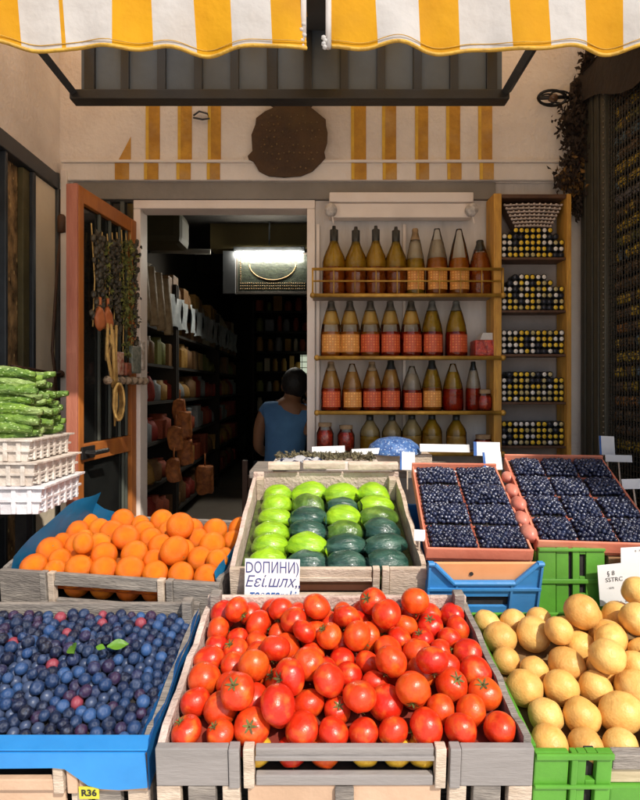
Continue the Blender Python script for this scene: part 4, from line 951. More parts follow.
for k, (px, py, Y, rz, s) in enumerate([(74,650,1.19,70,0.022),(101,648,1.19,100,0.012),(118,646,1.195,10,0.021)]):
    m_ = MB(); m_.grid(lambda u, v: ((u-0.5)*2*s, (v-0.5)*1.0*s*math.sin(math.pi*min(0.98,max(0.05,u)))*1.1, 0.18*s*math.sin(u*3)+0.3*s*abs(v-0.5)), 8, 4)
    o = m_.build('leaf', lfm, None, True); o.location = P(px, py, Y-0.05); o.rotation_euler = (R(38),0,R([-60,-20,15][k]))
    tag(o, ['long green leaf lying left among the dark berries','small green leaf between two others on the dark berries','broad green leaf lying right among the dark berries'][k], 'leaf', 'leaves on the dark berries')
under('%s slatted crate under the blue-lined berry crate', -0.585, 0.60, BC.location.z-0.003, 7.5, 0.94, 3, 'slatted crates under the dark berries')

# peach cardboard sticker
def text_obj(s, size, m, parent, loc, rot=(R(90),0,0), name='lettering', shear=0.0, bold=0.0, sx=1.0):
    cu = bpy.data.curves.new('t', 'FONT'); cu.body = s; cu.size = size; cu.align_x = 'CENTER'; cu.align_y = 'CENTER'; cu.shear = shear; cu.offset = bold; cu.resolution_u = 3
    o = bpy.data.objects.new('t', cu); COL.objects.link(o)
    dg = bpy.context.evaluated_depsgraph_get(); me = bpy.data.meshes.new_from_object(o.evaluated_get(dg)); bpy.data.objects.remove(o)
    for v in me.vertices: v.co.x *= sx
    me.materials.clear(); me.materials.append(m)
    q = bpy.data.objects.new(name, me); COL.objects.link(q); q.parent = parent; q.location = loc; q.rotation_euler = rot
    return q
T = thing('price_sticker', 'small yellow sticker with black lettering below the blue berry liner', 'sticker', P(89,793,0.922), (R(7.5),0,0))
MB().bb(-0.0165,0.0165,0,0.0012,-0.011,0.011).build('sticker_paper', mat('yellow_sticker', (0.62,0.60,0.05), (0.5,0.48,0.04), 20, 0.6), T)
text_obj('R36', 0.016, ink_black, T, (0,-0.0006,0), bold=0.0006)

# ================================================================== POTATOES (front right)
def plastic_crate(label, w_, d_, h, loc, tilt, m, yaw=0, recess=True, name='plastic_crate'):
    T = thing(name, label, 'crate', loc, (R(tilt),0,R(yaw)))
    hw = w_/2
    for s in (-1, 1):
        e = MB(); x0, x1 = s*hw, s*(hw-0.125)
        e.bb(x0, s*(hw-0.055), -0.012, 0.0, 0, h, 0.003)
        e.bb(s*(hw-0.058), s*(hw-0.068), -0.016, 0.0, 0, h, 0.002)
        e.bb(s*(hw-0.0685), s*(hw-0.083), -0.012, 0.0, 0, h, 0.002); e.bb(s*(hw-0.100), x1, -0.012, 0.0, 0, h, 0.002)
        for z0, z1 in ((0, h*0.10), (h*0.44, h*0.56), (h*0.88, h)): e.bb(s*(hw-0.0835), s*(hw-0.0995), -0.011, 0.0, z0, z1, 0.001)
        e.bb(x0, x1, -0.018, -0.0125, h*0.47, h*0.52, 0.002); e.bb(x0, x1, -0.018, -0.0125, h-0.009, h+0.001, 0.002)
        e.build('corner_panel', m, T)
        MB().bb(s*(hw-0.0838), s*(hw-0.0992), 0.0005, 0.004, 0.001, h-0.001).build('slot_backing', void_m, T)
        sd_ = MB(); sd_.bb(s*hw, s*(hw-0.008), 0.0045, d_, 0, h, 0.002); sd_.bb(s*(hw+0.006), s*(hw-0.001), 0.0045, d_, h-0.012, h+0.002, 0.002)
        for k in range(5): sd_.bb(s*(hw+0.005), s*(hw-0.001), d_*(k+0.5)/5-0.004, d_*(k+0.5)/5+0.004, 0, h-0.013)
        sd_.build('side_wall', m, T)
    xi = hw-0.126
    if recess:
        MB().bb(-xi, xi, -0.010, 0.0, 0, h*0.46, 0.003).build('front_wall', m, T)
        MB().bb(-xi, xi, -0.004, 0.004, h*0.47, h*0.72, 0.002).build('inner_band', mat('striped_band', (0.55,0.46,0.30), (0.40,0.33,0.2), 14, 0.7, stretch=(1,1,8)), T)
        MB().bb(-xi, xi, -0.012, 0.004, h*0.73, h*0.98, 0.003).build('wood_rail', wood_grey, T)
    else:
        MB().bb(-xi, xi, -0.010, 0.0, 0, h, 0.003).build('front_wall', m, T)
    MB().bb(-hw+0.009, hw-0.009, d_+0.0005, d_+0.008, 0, h, 0.002).build('rear_wall', m, T)
    MB().bb(-hw+0.009, hw-0.009, 0.0045, d_, 0.0, 0.008).build('base', m, T)
    return T
PH = 0.115
PC = plastic_crate('green plastic crate of round yellow potatoes at the front right', 0.60, 0.40, PH, (0.645, 0.925, P(530,742,0.92).z-PH), 8, green_crate_m)
def pb(x, y): return 0.060+0.020*np.clip(y/0.36,0,1)+0.012*np.clip(1-(x/0.28)**2,0,1)*np.clip(y/0.14,0,1)
bed(PC, 0.58, 0.395, pb, mat('potato_lining', (0.26,0.15,0.06), (0.14,0.08,0.03), 20, 0.9, 0.5, 30))
pot_m = mat('potato_skin', (0.84,0.55,0.18), (0.74,0.43,0.115), 1.6, 0.40, 0.16, 8, spec=0.35, rnd=[(1.0,1.0,1.0),(1.02,0.90,0.78),(0.84,0.70,0.62),(1.08,1.04,0.92),(0.9,0.76,0.64)], spots=((0.34,0.19,0.06),7,0.07), dirt=((0.52,0.29,0.10),1.4,0.4))
pprot = []
for v_ in range(4):
    sc = [(1,0.97,0.94),(1.07,0.97,0.93),(1.0,1.0,0.98),(1.12,0.96,0.92)][v_]
    def pf(n):
        k = 1+0.07*mnoise.noise(n*1.1+Vector((v_*5,1,0)))+0.03*mnoise.noise(n*3+Vector((0,v_*4,2)))-0.05*max(0,mnoise.noise(n*2.3+Vector((v_*7,3,1)))-0.25)
        return (n.x*sc[0]*k, n.y*sc[1]*k, n.z*sc[2]*k)
    pprot.append(sphere_fruit(1.0, pf, 26, 18).build('potato', pot_m, None, True))
npt = 60; rads = nrg.uniform(0.0285, 0.0395, npt)
ps = settle(npt, rads, 0.582, 0.398, pb, seed=8, top=0.3); used = [False]*4
for i in range(npt):
    t = fruit(pprot, used, rng.choice([0,0,1,2,3]) if all(used) else i % 4); sit(t, PC, ps[i]); t.scale = (rads[i]*0.98,)*3; t.rotation_euler = (rng.uniform(-.6,.6), rng.uniform(-.6,.6), rng.uniform(0,6))
    big = 'large' if rads[i] > 0.0405 else 'small' if rads[i] < 0.035 else 'middle sized'
    tag(t, f'{big} round yellow potato at the {zone(ps[i],0.58,0.4)} of the green crate heap', 'potato', 'potatoes heaped in the green plastic crate')
T2 = plastic_crate('lower green plastic crate under the potato crate', 0.60, 0.40, 0.16, (0.645, 0.925, 0), 8, green_crate_m, recess=False)
T2.location = PC.location + PC.rotation_euler.to_matrix() @ Vector((0,0,-0.1625))
T3 = plastic_crate('bottom green plastic crate of the stack under the potatoes', 0.60, 0.40, 0.16, (0.645, 0.925, 0), 8, green_crate_m, recess=False)
T3.location = PC.location + PC.rotation_euler.to_matrix() @ Vector((0,0,-0.325))

# ================================================================== stands carrying the rows
def stand(label, x0, x1, yf, zf, depth, tilt):
    """sloped plank top on legs reaching the ground"""
    T = thing('display_stand', label, 'display stand', ((x0+x1)/2, yf, 0)); w_ = x1-x0
    dz = depth*math.tan(R(tilt))
    MB().box((0, depth/2, zf+dz/2-0.0125), (w_, depth/math.cos(R(tilt)), 0.022), (R(tilt),0,0), 0.003).build('plank_top', wood_grey, T)
    for s in (-1, 1):
        for yy in (0.05, depth-0.05): MB().bb(s*(w_/2-0.02), s*(w_/2-0.065), yy-0.022, yy+0.022, 0.0, zf+yy*math.tan(R(tilt))-0.025-0.004, 0.003).build('leg', wood_grey, T)
z1 = TC.location.z-0.378
stand('sloped wooden stand under the front row of crates', -0.90, 0.95, 0.94, z1-0.002, 0.42, 8)

# ================================================================== ORANGES
yl, yr = P(5, 566, 1.50), P(222, 581, 1.392)
ow = (Vector((yr.x,yr.y))-Vector((yl.x,yl.y))).length
OC = crate('weathered wooden crate of oranges on the left, behind the berries', ow, 0.36, 0.095, ((yl.x+yr.x)/2, (yl.y+yr.y)/2, (yl.z+yr.z)/2-0.095), 5, math.degrees(math.atan2(yr.y-yl.y, yr.x-yl.x)), front=wood_grey, slot=(0.28,0.66), endw=0.12, inner=wood_grey, post=0.03)
def ob(x, y): return 0.046+0.030*np.clip(y/0.33,0,1)+0.016*np.clip(1-(x/0.28)**2,0,1)*np.clip(y/0.12,0,1)
bed(OC, ow-0.03, 0.355, ob, mat('orange_lining', (0.40,0.10,0.01), (0.25,0.06,0.008), 20, 0.9))
or_m = mat('orange_peel', (0.90,0.235,0.006), (0.82,0.17,0.004), 1.5, 0.36, 0.6, 24, spec=0.5, rnd=[(1,1,1),(1.05,0.85,1),(0.98,1.1,1),(1.06,0.92,1)])
oprot = []
for v_ in range(2):
    def of(n):
        rr = math.hypot(n.x, n.y); return (n.x, n.y, n.z*(0.95,0.9)[v_]-(0.06*math.exp(-(rr/0.12)**2) if n.z > 0 else 0))
    t = sphere_fruit(1.0, of, 24, 16).build('orange', or_m, None, True)
    MB().lathe([(0,0.86*(0.95,0.9)[v_]),(0.075,0.905*(0.95,0.9)[v_]),(0.05,0.965*(0.95,0.9)[v_]),(0,0.97*(0.95,0.9)[v_])], 8).build('stem_button', mat('orange_button', (0.20,0.2,0.06), None, 40, 0.8), t); oprot.append(t)
no_ = 46; rads = nrg.uniform(0.0285,0.0400,no_)
ps = settle(no_, rads, ow-0.03, 0.355, ob, seed=14, top=0.3); used = [False]*2
for i in range(no_):
    t = fruit(oprot, used, i % 2); sit(t, OC, ps[i]); t.scale = (rads[i],)*3; t.rotation_euler = (rng.uniform(0,6), rng.uniform(0,6), rng.uniform(0,6))
    tag(t, f'bright orange at the {zone(ps[i],0.57,0.36)} of the heap in the left crate', 'orange', 'oranges heaped in the left crate')
for k, x in enumerate((-0.115,-0.04,0.035,0.108)):
    t = dup(oprot[0]); t.scale = (0.0345,)*3; sit(t, OC, (x, 0.040, 0.043)); t.rotation_euler = (k,1,2)
    tag(t, f'orange seen through the slot of the orange crate, {ORD[k]} from the left', 'orange', 'oranges behind the crate slot')
T = thing('blue_liner', 'blue plastic sheet standing up at the left end inside the orange crate', 'liner', OC.location, OC.rotation_euler)
m_ = MB(); hw = ow/2
m_.grid(lambda u, v: (-hw+0.016+0.016*v+0.05*u*v, 0.004+0.34*u, 0.07+v*(0.055+0.085*math.sin(min(1,u*1.3)*math.pi*0.5))+0.004*math.sin(u*12)), 12, 5)
m_.grid(lambda u, v: (-hw+0.03+0.16*u, 0.348-0.01*v, 0.09+v*(0.10-0.075*u)+0.004*math.sin(u*12)), 10, 4)
bmesh.ops.solidify(m_.bm, geom=m_.bm.faces[:], thickness=0.002); m_.build('back_sheet', mat('deep_blue_liner', (0.03,0.36,0.70), (0.02,0.27,0.56), 6, 0.4, 0.2, 25), T)
m_ = MB(); m_.grid(lambda u, v: (hw-0.014-0.006*v, 0.01+0.34*u, 0.07+v*(0.045+0.02*u)+0.003*math.sin(u*15)), 10, 3)
bmesh.ops.solidify(m_.bm, geom=m_.bm.faces[:], thickness=0.002); m_.build('right_sheet', mat('deep_blue_liner', (0.03,0.36,0.70), (0.02,0.27,0.56), 6, 0.4, 0.2, 25), T)
c = at(OC, (0,0,0))
T = thing('wooden_crate', 'plain boarded crate under the orange crate', 'crate', OC.location + OC.rotation_euler.to_matrix() @ Vector((0,0,-0.142)), OC.rotation_euler)
MB().bb(-ow/2, ow/2, 0.0, 0.014, 0, 0.14, 0.003).build('front_board', wood_pale, T)
for s in (-1,1): MB().bb(s*ow/2, s*(ow/2-0.014), 0.0145, 0.35, 0, 0.14, 0.003).build('side_board', wood_grey, T)
MB().bb(-ow/2+0.015, ow/2-0.015, 0.336, 0.35, 0, 0.14, 0.003).build('rear_board', wood_grey, T)
MB().bb(-ow/2+0.015, ow/2-0.015, 0.015, 0.335, 0.0, 0.01).build('base_board', wood_grey, T)

# ================================================================== WRAPPED GREENS
GY = 1.385; gf0 = P(328, 562, GY)
GW = 193/FPX*GY
GC = crate('pale wooden crate of film-wrapped green vegetables in the middle row', GW, 0.49, 0.085, (gf0.x, GY, gf0.z-0.085), 15, 0, front=wood_pale, side=wood_pale, slot=(0.16,0.60), endw=0.09, inner=wood_pink, post=0.02)
bed(GC, GW-0.03, 0.485, lambda x, y: 0.032+0*x, mat('film_bed', (0.10,0.13,0.03), (0.03,0.05,0.015), 30, 0.3, 0.6, 30))
MB().bb(-0.115, 0.115, 0.006, 0.012, 0.012, 0.056).build('slot_card', mat('rust_card', (0.40,0.17,0.09), (0.3,0.12,0.06), 8, 0.8), GC)
lime_m = mat('lime_wrapped', (0.36,0.62,0.015), (0.22,0.44,0.012), 1.4, 0.36, 0.55, 2.6, coat=0.18, spec=0.6, stretch=(0.6,1,1.6), dirt=((0.13,0.28,0.015),1.1,0.7), sss=0.15)
teal_m = mat('teal_wrapped', (0.022,0.085,0.06), (0.010,0.040,0.030), 1.4, 0.32, 0.6, 2.6, coat=0.25, spec=0.6, stretch=(0.6,1,1.6), dirt=((0.10,0.20,0.15),1.2,0.7))
mid_m = mat('mid_green_wrapped', (0.09,0.19,0.02), (0.04,0.09,0.015), 1.4, 0.32, 0.6, 2.6, coat=0.25, spec=0.6, dirt=((0.2,0.33,0.05),1.2,0.7))
GM = {'L': (lime_m,'lime green'), 'D': (teal_m,'dark teal green'), 'M': (mid_m,'mid green')}
def wrapped(m, seed):
    m_ = sphere_fruit(1.0, lambda n: (n.x*(1+0.05*mnoise.noise(n*2+Vector((seed,0,0)))), n.y*(1+0.12*mnoise.noise(n*2.4+Vector((0,seed,0)))), (n.z if n.z > -0.35 else -0.35+0.2*(n.z+0.35))*(1+0.10*mnoise.noise(n*2.2+Vector((0,0,seed))))), 24, 18)
    return m_.build('wrapped_vegetable', m, None, True)
gpos = []
film = glass('cling_film', (0.93,0.95,0.92), 0.05, 0.12)
for ci, (cxn, seq) in enumerate([(-0.158,'LLLLLL'),(-0.055,'DLDDML'),(0.050,'DDMLDL'),(0.155,'DDDMLL')]):
    for k, ch in enumerate(seq):
        m, nm = GM[ch]; o = wrapped(m, ci*7+k*3.1)
        sx = (0.058 if ci else 0.050)+rng.uniform(-.004,.005); o.scale = (sx, 0.046+rng.uniform(-.006,.006), 0.041+rng.uniform(-.006,.007))
        y = 0.050+k*0.078+rng.uniform(-.007,.007)
        sit(o, GC, (cxn*0.97+rng.uniform(-.003,.003), y, 0.054)); o.rotation_euler = (R(15-34+rng.uniform(-6,6)), R(rng.uniform(-10,10)), R(rng.uniform(-14,14)))
        tag(o, f'{nm} film-wrapped vegetable, {ORD[k] if k else "front"} in the {["leftmost","second","third","rightmost"][ci]} column of the pale crate', 'vegetable', 'film-wrapped vegetables in the pale crate')
m_ = MB()
for x in (-0.104, -0.003, 0.100):
    m_.grid(lambda u, v: (x+0.005*math.sin(u*17+v*3)+0.003*math.sin(u*41), 0.02+0.45*u, 0.034+v*(0.052+0.008*math.sin(u*19))), 24, 4)
o = m_.build('film_sheet', glass('divider_film', (0.86,0.89,0.85), 0.10, 0.15), None, True); o.location = GC.location; o.rotation_euler = GC.rotation_euler
tag(o, 'crinkled clear film dividing the columns of wrapped vegetables', 'film')
T = thing('wooden_crate', 'plain boarded crate under the crate of wrapped vegetables', 'crate', GC.location + GC.rotation_euler.to_matrix() @ Vector((0,0,-0.142)), GC.rotation_euler)
MB().bb(-GW/2, GW/2, 0.0, 0.014, 0, 0.14, 0.003).build('front_board', wood_pale, T)
for s in (-1,1): MB().bb(s*GW/2, s*(GW/2-0.014), 0.0145, 0.48, 0, 0.14, 0.003).build('side_board', wood_grey, T)
MB().bb(-GW/2+0.015, GW/2-0.015, 0.466, 0.48, 0, 0.14, 0.003).build('rear_board', wood_grey, T)
MB().bb(-GW/2+0.015, GW/2-0.015, 0.015, 0.465, 0.0, 0.01).build('base_board', wood_grey, T)
# handwritten sign leaning on the crate front
def sign(name, label, px0, py0, px1, py1, Y, lean, yaw=0, roll=0):
    a, b = P(px0, py0, Y), P(px1, py1, Y); wv_, hv = abs(b.x-a.x), abs(a.z-b.z)
    T = thing(name, label, 'sign', ((a.x+b.x)/2, Y, min(a.z,b.z)), (R(-lean), R(roll), R(yaw)))
    MB().bb(-wv_/2, wv_/2, 0, 0.0015, 0, hv, 0.0004).build('card', white_paper, T)
    return T, wv_, hv
T, sw_, sh_ = sign('price_sign', 'white handwritten price card in front of the wrapped vegetables', 244, 559, 299, 617, 1.322, 0, 0, 1)
text_obj('DОПИНИ)', sh_*0.27, ink_blue, T, (0,-0.0006,sh_*0.84), sx=0.72)
text_obj('Εεί.шлх,,', sh_*0.27, ink_blue, T, (0.001,-0.0006,sh_*0.60), shear=0.3, sx=0.9)
text_obj('теɛагаroki', sh_*0.24, ink_bright, T, (0,-0.0006,sh_*0.36), shear=0.3, bold=0.0006, sx=0.70)

# ================================================================== BLUEBERRY TRAYS
def blue_crate():
    w_, d_, h = 0.272, 0.40, 0.155
    q = P(480, 553, 1.372)
    T = thing('plastic_crate', 'bright blue plastic crate with a dipped front under the left blueberries', 'crate', (q.x, 1.372, q.z-h), (R(16),0,0))
    hw = w_/2; zc = h-0.052
    m_ = MB()
    m_.prism([(-hw,0),(hw,0),(hw,h*0.22),(-hw,h*0.22)], -0.008, 0.0)
    m_.prism([(-hw,h*0.222),(-0.064,h*0.222),(-0.064,h*0.40),(-hw,h*0.40)], -0.008, 0); m_.prism([(0.064,h*0.222),(hw,h*0.222),(hw,h*0.40),(0.064,h*0.40)], -0.008, 0)
    m_.prism([(-hw,h*0.402),(hw,h*0.402),(hw,h),(hw-0.012,h),(0.075,zc),(-0.075,zc),(-hw+0.012,h),(-hw,h)], -0.008, 0)
    m_.build('front_wall', blue_crate_m, T)
    r_ = MB()
    pts = [(-hw,-0.011,h-0.002),(-hw+0.014,-0.011,h-0.002),(-0.073,-0.011,zc-0.002),(0.073,-0.011,zc-0.002),(hw-0.014,-0.011,h-0.002),(hw,-0.011,h-0.002)]
    for a, b in zip(pts, pts[1:]): r_.tube([a,b], 0.0055, 8)
    for s in (-1,1): r_.bb(s*0.066-0.003, s*0.066+0.003, -0.013, -0.0085, 0.0, zc-0.006, 0.001); r_.bb(s*(hw-0.006), s*(hw-0.0005), -0.013, -0.0085, 0.0, h-0.01, 0.001)
    r_.bb(-hw, hw, -0.014, -0.0085, h*0.52, h*0.57, 0.001); r_.build('rib', blue_crate_m, T)
    MB().bb(-0.066,0.066,0.0005,0.004,h*0.15,h*0.45).build('slot_backing', void_m, T)
    for s in (-1,1): MB().bb(s*hw, s*(hw-0.007), 0.0045, d_, 0, h-0.06, 0.002).build('side_wall', blue_crate_m, T)
    MB().bb(-hw+0.008,hw-0.008,d_-0.008,d_,0,h-0.06,0.002).build('rear_wall', blue_crate_m, T)
    MB().bb(-hw+0.008,hw-0.008,0.0045,d_-0.009,0,0.008).build('base', blue_crate_m, T)
    m_ = MB(); m_.bb(-hw+0.009, hw-0.009, 0.002, 0.010, 0.02, h-0.008, 0.002); m_.build('inner_card', mat('orange_card', (0.78,0.36,0.16), (0.7,0.3,0.12), 6, 0.7), T)
    m_ = MB(); m_.lathe([(0,0),(0.005,0),(0.005,0.002),(0,0.002)], 10, Matrix.Translation((-0.03,0.0015,h-0.036)) @ Matrix.Rotation(R(90),4,'X')); m_.build('card_hole', void_m, T)
    return T
BCR = blue_crate()
def green_back():
    q0, q1 = P(537, 547, 1.385), P(603, 612, 1.385)
    w_, h = q1.x-q0.x, q0.z-q1.z
    T = thing('plastic_crate', 'upright green plastic crate behind the potatoes, right of the blue crate', 'crate', ((q0.x+q1.x)/2, 1.385, q1.z), (0,0,0))
    hw = w_/2; m_ = MB()
    m_.bb(-hw,-0.038,-0.008,0,0,h,0.002); m_.bb(-0.036,-0.0055,-0.005,0,0,h,0.002); m_.bb(0.003,0.020,-0.008,0,0,h,0.002); m_.bb(0.036,hw,-0.008,0,0,h,0.002)
    for a, b in ((0,h*0.05),(h*0.22,h*0.30),(h*0.48,h*0.56),(h*0.90,h)): m_.bb(0.0205,0.0355,-0.007,0,a,b,0.001)
    m_.bb(-hw,hw,-0.013,-0.0085,h*0.46,h*0.53,0.002); m_.bb(-hw,hw,-0.013,-0.0085,h-0.008,h,0.002); m_.build('front_wall', green_crate_m, T)
    MB().bb(-hw,hw,0.0005,0.004,0.001,h-0.002).build('slot_backing', void_m, T)
    for s in (-1,1): MB().bb(s*hw, s*(hw-0.007), 0.0045, 0.3, 0, h*0.9, 0.002).build('side_wall', green_crate_m, T)
    MB().bb(-hw+0.008,hw-0.008,0.292,0.3,0,h*0.9,0.002).build('rear_wall', green_crate_m, T)
    MB().bb(-hw+0.008,hw-0.008,0.0045,0.2915,0,0.008).build('base', green_crate_m, T)
    return T
GB = green_back()
q0 = P(606, 556, 1.385)
T = thing('cardboard_box', 'brown cardboard box beside the upright green crate, behind the papers', 'box', (q0.x+0.16, 1.387, 0.845))
MB().bb(-0.155,0.17,0,0.3,0,q0.z-0.845,0.003).build('box_body', mat('brown_card', (0.36,0.2,0.09), (0.28,0.15,0.07), 6, 0.8, 0.2, 60), T)
MB().bb(-0.155,0.17,-0.004,-0.0005,q0.z-0.845-0.03,q0.z-0.845-0.002,0.001).build('box_flap', mat('brown_card', (0.36,0.2,0.09)), T)

blu_m = mat('blueberry_skin', (1,1,1), (0.5,0.5,0.55), 2, 0.3, 0.0, 60, spec=0.45, rnd=[(0.010,0.013,0.040),(0.018,0.024,0.066),(0.008,0.010,0.026),(0.026,0.040,0.10)])
blu_s = mat('blueberry_mass', (0.024,0.034,0.085), (0.007,0.009,0.026), 95, 0.3, 0.0, 60, spec=0.45, detail=1)
crown_m = mat('berry_crown_glint', (0.50,0.52,0.60), (0.3,0.32,0.4), 50, 0.7)  # crown colour whitened so crowns also stand in for glints on the berries
def bb_proto():
    m_ = MB(); m_.ico((0,0,0), 1.0, 2); m_.mi = 1
    m_.lathe([(0.17,0.975),(0.33,0.985),(0.30,0.94)], 7)
    return m_.build('blueberry', [blu_m, crown_m], None, True)
bbp = bb_proto(); bbp_first = [True]
all_b = []          # (world pos, label, r)
punnet_m = mat('punnet_plastic', (0.66,0.22,0.15), (0.55,0.15,0.10), 10, 0.35, 0.1, 40, dirt=((0.75,0.5,0.4),8,0.5))
def tray(label, fl, fr, depth, tilt, cols, rows, nm):
    a, b = fl, fr; mid = (a+b)/2; w_ = (b-a).length; yaw = math.atan2(b.y-a.y, b.x-a.x)
    T = thing('fruit_tray', label, 'tray', mid, (R(tilt),0,yaw))
    hw = w_/2
    m_ = MB(); m_.bb(-hw,hw,-0.006,0,-0.022,0.010,0.003); m_.build('front_lip', salmon, T)
    for s in (-1,1): MB().bb(s*hw, s*(hw-0.006), 0.0005, depth, -0.032, 0.006, 0.002).build('side_lip', salmon, T)
    MB().bb(-hw,hw,depth+0.0005,depth+0.007,-0.032,0.016,0.002).build('rear_lip', salmon, T)
    MB().bb(-hw+0.0065,hw-0.0065,0.0005,depth,-0.032,-0.026).build('tray_base', salmon, T)
    lump = random.Random(len(nm))
    cw, cd = (w_-0.012)/cols, (depth-0.006)/rows
    for r_ in range(rows):
        for c_ in range(cols):
            g_ = 0.0008; xc, yc = -hw+0.008+cw*(c_+0.5), 0.003+cd*(r_+0.5)
            T2 = thing('punnet', f'pink plastic punnet of blueberries, {["front","second","third","fourth"][r_]} row and {ORD[c_]} from the left in the {nm} tray', 'punnet', at(T,(xc,yc,-0.0255)), (R(tilt+rng.uniform(-1.5,1.5)),0,yaw+R(rng.uniform(-2,2))), 'blueberry punnets in the salmon trays')
            p = MB()
            p.bb(-cw/2+g_,cw/2-g_,-cd/2+g_,-cd/2+g_+0.0015,0.002,0.024); p.bb(-cw/2+g_,cw/2-g_,cd/2-g_-0.0015,cd/2-g_,0.002,0.024)
            p.bb(-cw/2+g_,-cw/2+g_+0.0015,-cd/2+g_+0.002,cd/2-g_-0.002,0.002,0.024); p.bb(cw/2-g_-0.0015,cw/2-g_,-cd/2+g_+0.002,cd/2-g_-0.002,0.002,0.024)
            p.build('punnet_wall', punnet_m, T2)
            MB().bb(-cw/2+g_,cw/2-g_,-cd/2+g_,cd/2-g_,0.0,0.0018).build('punnet_base', punnet_m, T2)
            MB().bb(-cw/2+g_+0.002,cw/2-g_-0.002,-cd/2+g_+0.002,cd/2-g_-0.002,0.0022,0.023).build('bedding', void_m, T2)
            s = 0.0118; iw, idp = cw-2*g_-0.003, cd-2*g_-0.003
            up, gx, gy = lump.uniform(0.6,1.9), lump.uniform(.93,1.0), lump.uniform(.86,.97)
            nx_, ny_ = max(1,int(iw/s)), max(1,int(idp/(s*0.9)))
            for j in range(ny_+1):
                for i in range(nx_+1):
                    x = -iw/2+s*0.5+(iw-s)*min(1,(i+0.5*(j%2))/max(1,nx_))+rng.uniform(-.0012,.0012); y = -idp/2+s*0.5+(idp-s)*j/max(1,ny_)+rng.uniform(-.001,.001)
                    dome = 0.010*(1-(2*x/iw)**2)*(1-(2*y/idp)**2)
                    lp = (x*1.02*gx, y*1.02*gy, 0.028+dome*up+rng.uniform(-.002,.004))
                    wp = Matrix.Translation(T2.location) @ T2.rotation_euler.to_matrix().to_4x4() @ Vector(lp)
                    all_b.append((wp, f'small blueberry in the {["front","second","third","fourth"][r_]} row, {ORD[c_]} punnet from the left of the {nm} tray', rng.uniform(0.0057,0.0067)))
    return T
LT = tray('salmon tray of blueberry punnets left of the other, on the blue crate', P(426,552,1.39), P(533,550,1.372), 0.40, 22, 2, 4, 'left')
RT = tray('wide salmon tray of blueberry punnets at the right, above the papers', P(537,546,1.395), P(664,543,1.36), 0.42, 22, 3, 4, 'right')
all_b.sort(key=lambda t: t[0].y - 0.5*t[0].z if 320+t[0].x/t[0].y*FPX < 648 else 9)
rest = MB(); base = LT.location.copy()
for i, (wp, lb, r_) in enumerate(all_b):
    if i < 300:
        if bbp_first[0]: o = bbp; bbp_first[0] = False
        else: o = bbp.copy(); COL.objects.link(o)
        o.location = wp; o.scale = (r_,)*3; o.rotation_euler = (R(rng.uniform(-70,90)), R(rng.uniform(-60,60)), rng.uniform(0,6)); tag(o, lb, 'blueberry', 'blueberries in the punnets')
    else:
        rest.mi = 0; rest.ico(wp-base, r_, 2)
        if rng.random() < 0.75:
            q = Euler((R(rng.uniform(-20,75)), R(rng.uniform(-50,50)), 0)).to_matrix().to_4x4(); rest.mi = 1
            rest.lathe([(0.12*r_,1.02*r_),(0.34*r_,0.99*r_)], 6, Matrix.Translation(wp-base) @ q)
o = rest.build('blueberry_fill', [blu_s, crown_m], None, True); o.location = base
tag(o, 'the many other small blueberries filling the punnets behind the front ones', 'blueberries', kind='stuff')
# reddish fruits between the trays
pkm = mat('pink_wrap', (0.70,0.28,0.20), (0.6,0.18,0.13), 14, 0.4, 0.3, 30)
for k, (px, py, Y, s) in enumerate([(508,478,1.70,0.022),(512,492,1.62,0.026),(519,505,1.55,0.026),(522,520,1.49,0.025),(529,534,1.43,0.026)]):
    m_ = MB(); m_.ico((0,0,0), s, 3, (0.8,1.2,0.9)); m_.jitter(0.006, 25); o = m_.build('wrapped_fruit', pkm, None, True); o.location = P(px,py,Y)
    tag(o, f'pink wrapped fruit in the gap between the blueberry trays, {["farthest back","second from the back","middle one","second from the front","nearest the front"][k]}', 'fruit', 'pink fruits between the trays')
# papers
def paper(name, label, px0, py0, px1, py1, Y, lean=10, yaw=0, roll=0, m=white_paper, txt=()):
    T, a, b = sign(name, label, px0, py0, px1, py1, Y, lean, yaw, roll)
    for s, fx_, fz_, size in txt: text_obj(s, size, ink_black, T, (a*fx_, -0.0006, b*fz_), sx=1.0)
    return T
paper('paper_notice', 'white printed paper hanging tilted in front of the cardboard box', 600, 562, 646, 604, 1.355, -4, 0, -6, txt=(('§ 8',-0.22,0.78,0.016),('SSTRC',-0.16,0.62,0.015),('- 1075',-0.25,0.42,0.007),('8 · · 0808',0.05,0.06,0.006)))
paper('paper_notice', 'upper white paper at the right edge over the tilted notice', 621, 546, 668, 574, 1.35, -4, 0, -3, txt=(('0 · 7555',-0.1,0.86,0.007),))
for k, (r_, lb) in enumerate([((474,442,500,456,1.80),'white card stuck up at the back right of the left blueberry tray'),((484,452,503,470,1.74),'blue-edged white card just below another beside the left tray'),((413,470,440,477,1.74),'narrow white strip across the back left blueberry punnet'),((440,471,478,478,1.73),'long white strip across the back of the left blueberry tray'),((425,530,414,541,1.42),'small white tag at the front left corner of the blueberries'),((600,436,615,455,1.86),'white card standing at the back of the right blueberry tray'),((606,455,632,462,1.80),'white strip lying behind the right blueberry tray'),((623,479,645,489,1.62),'white tag near the right edge over the blueberries'),((400,452,415,470,1.86),'white card between the wrapped vegetables and the blueberries')]):
    m_T, a_, b_ = sign('price_card', lb, *r_, 12, rng.uniform(-6,6), rng.uniform(-4,4))
    MB().bb(-0.002,0.002,0.002,0.005,-0.07,0.02).build('stick', wood_pale, m_T)
    if b_ > 0.035: MB().bb(-a_*0.5,-a_*0.38,-0.0006,0.0,0.0,b_).build('blue_edge', ink_bright, m_T)
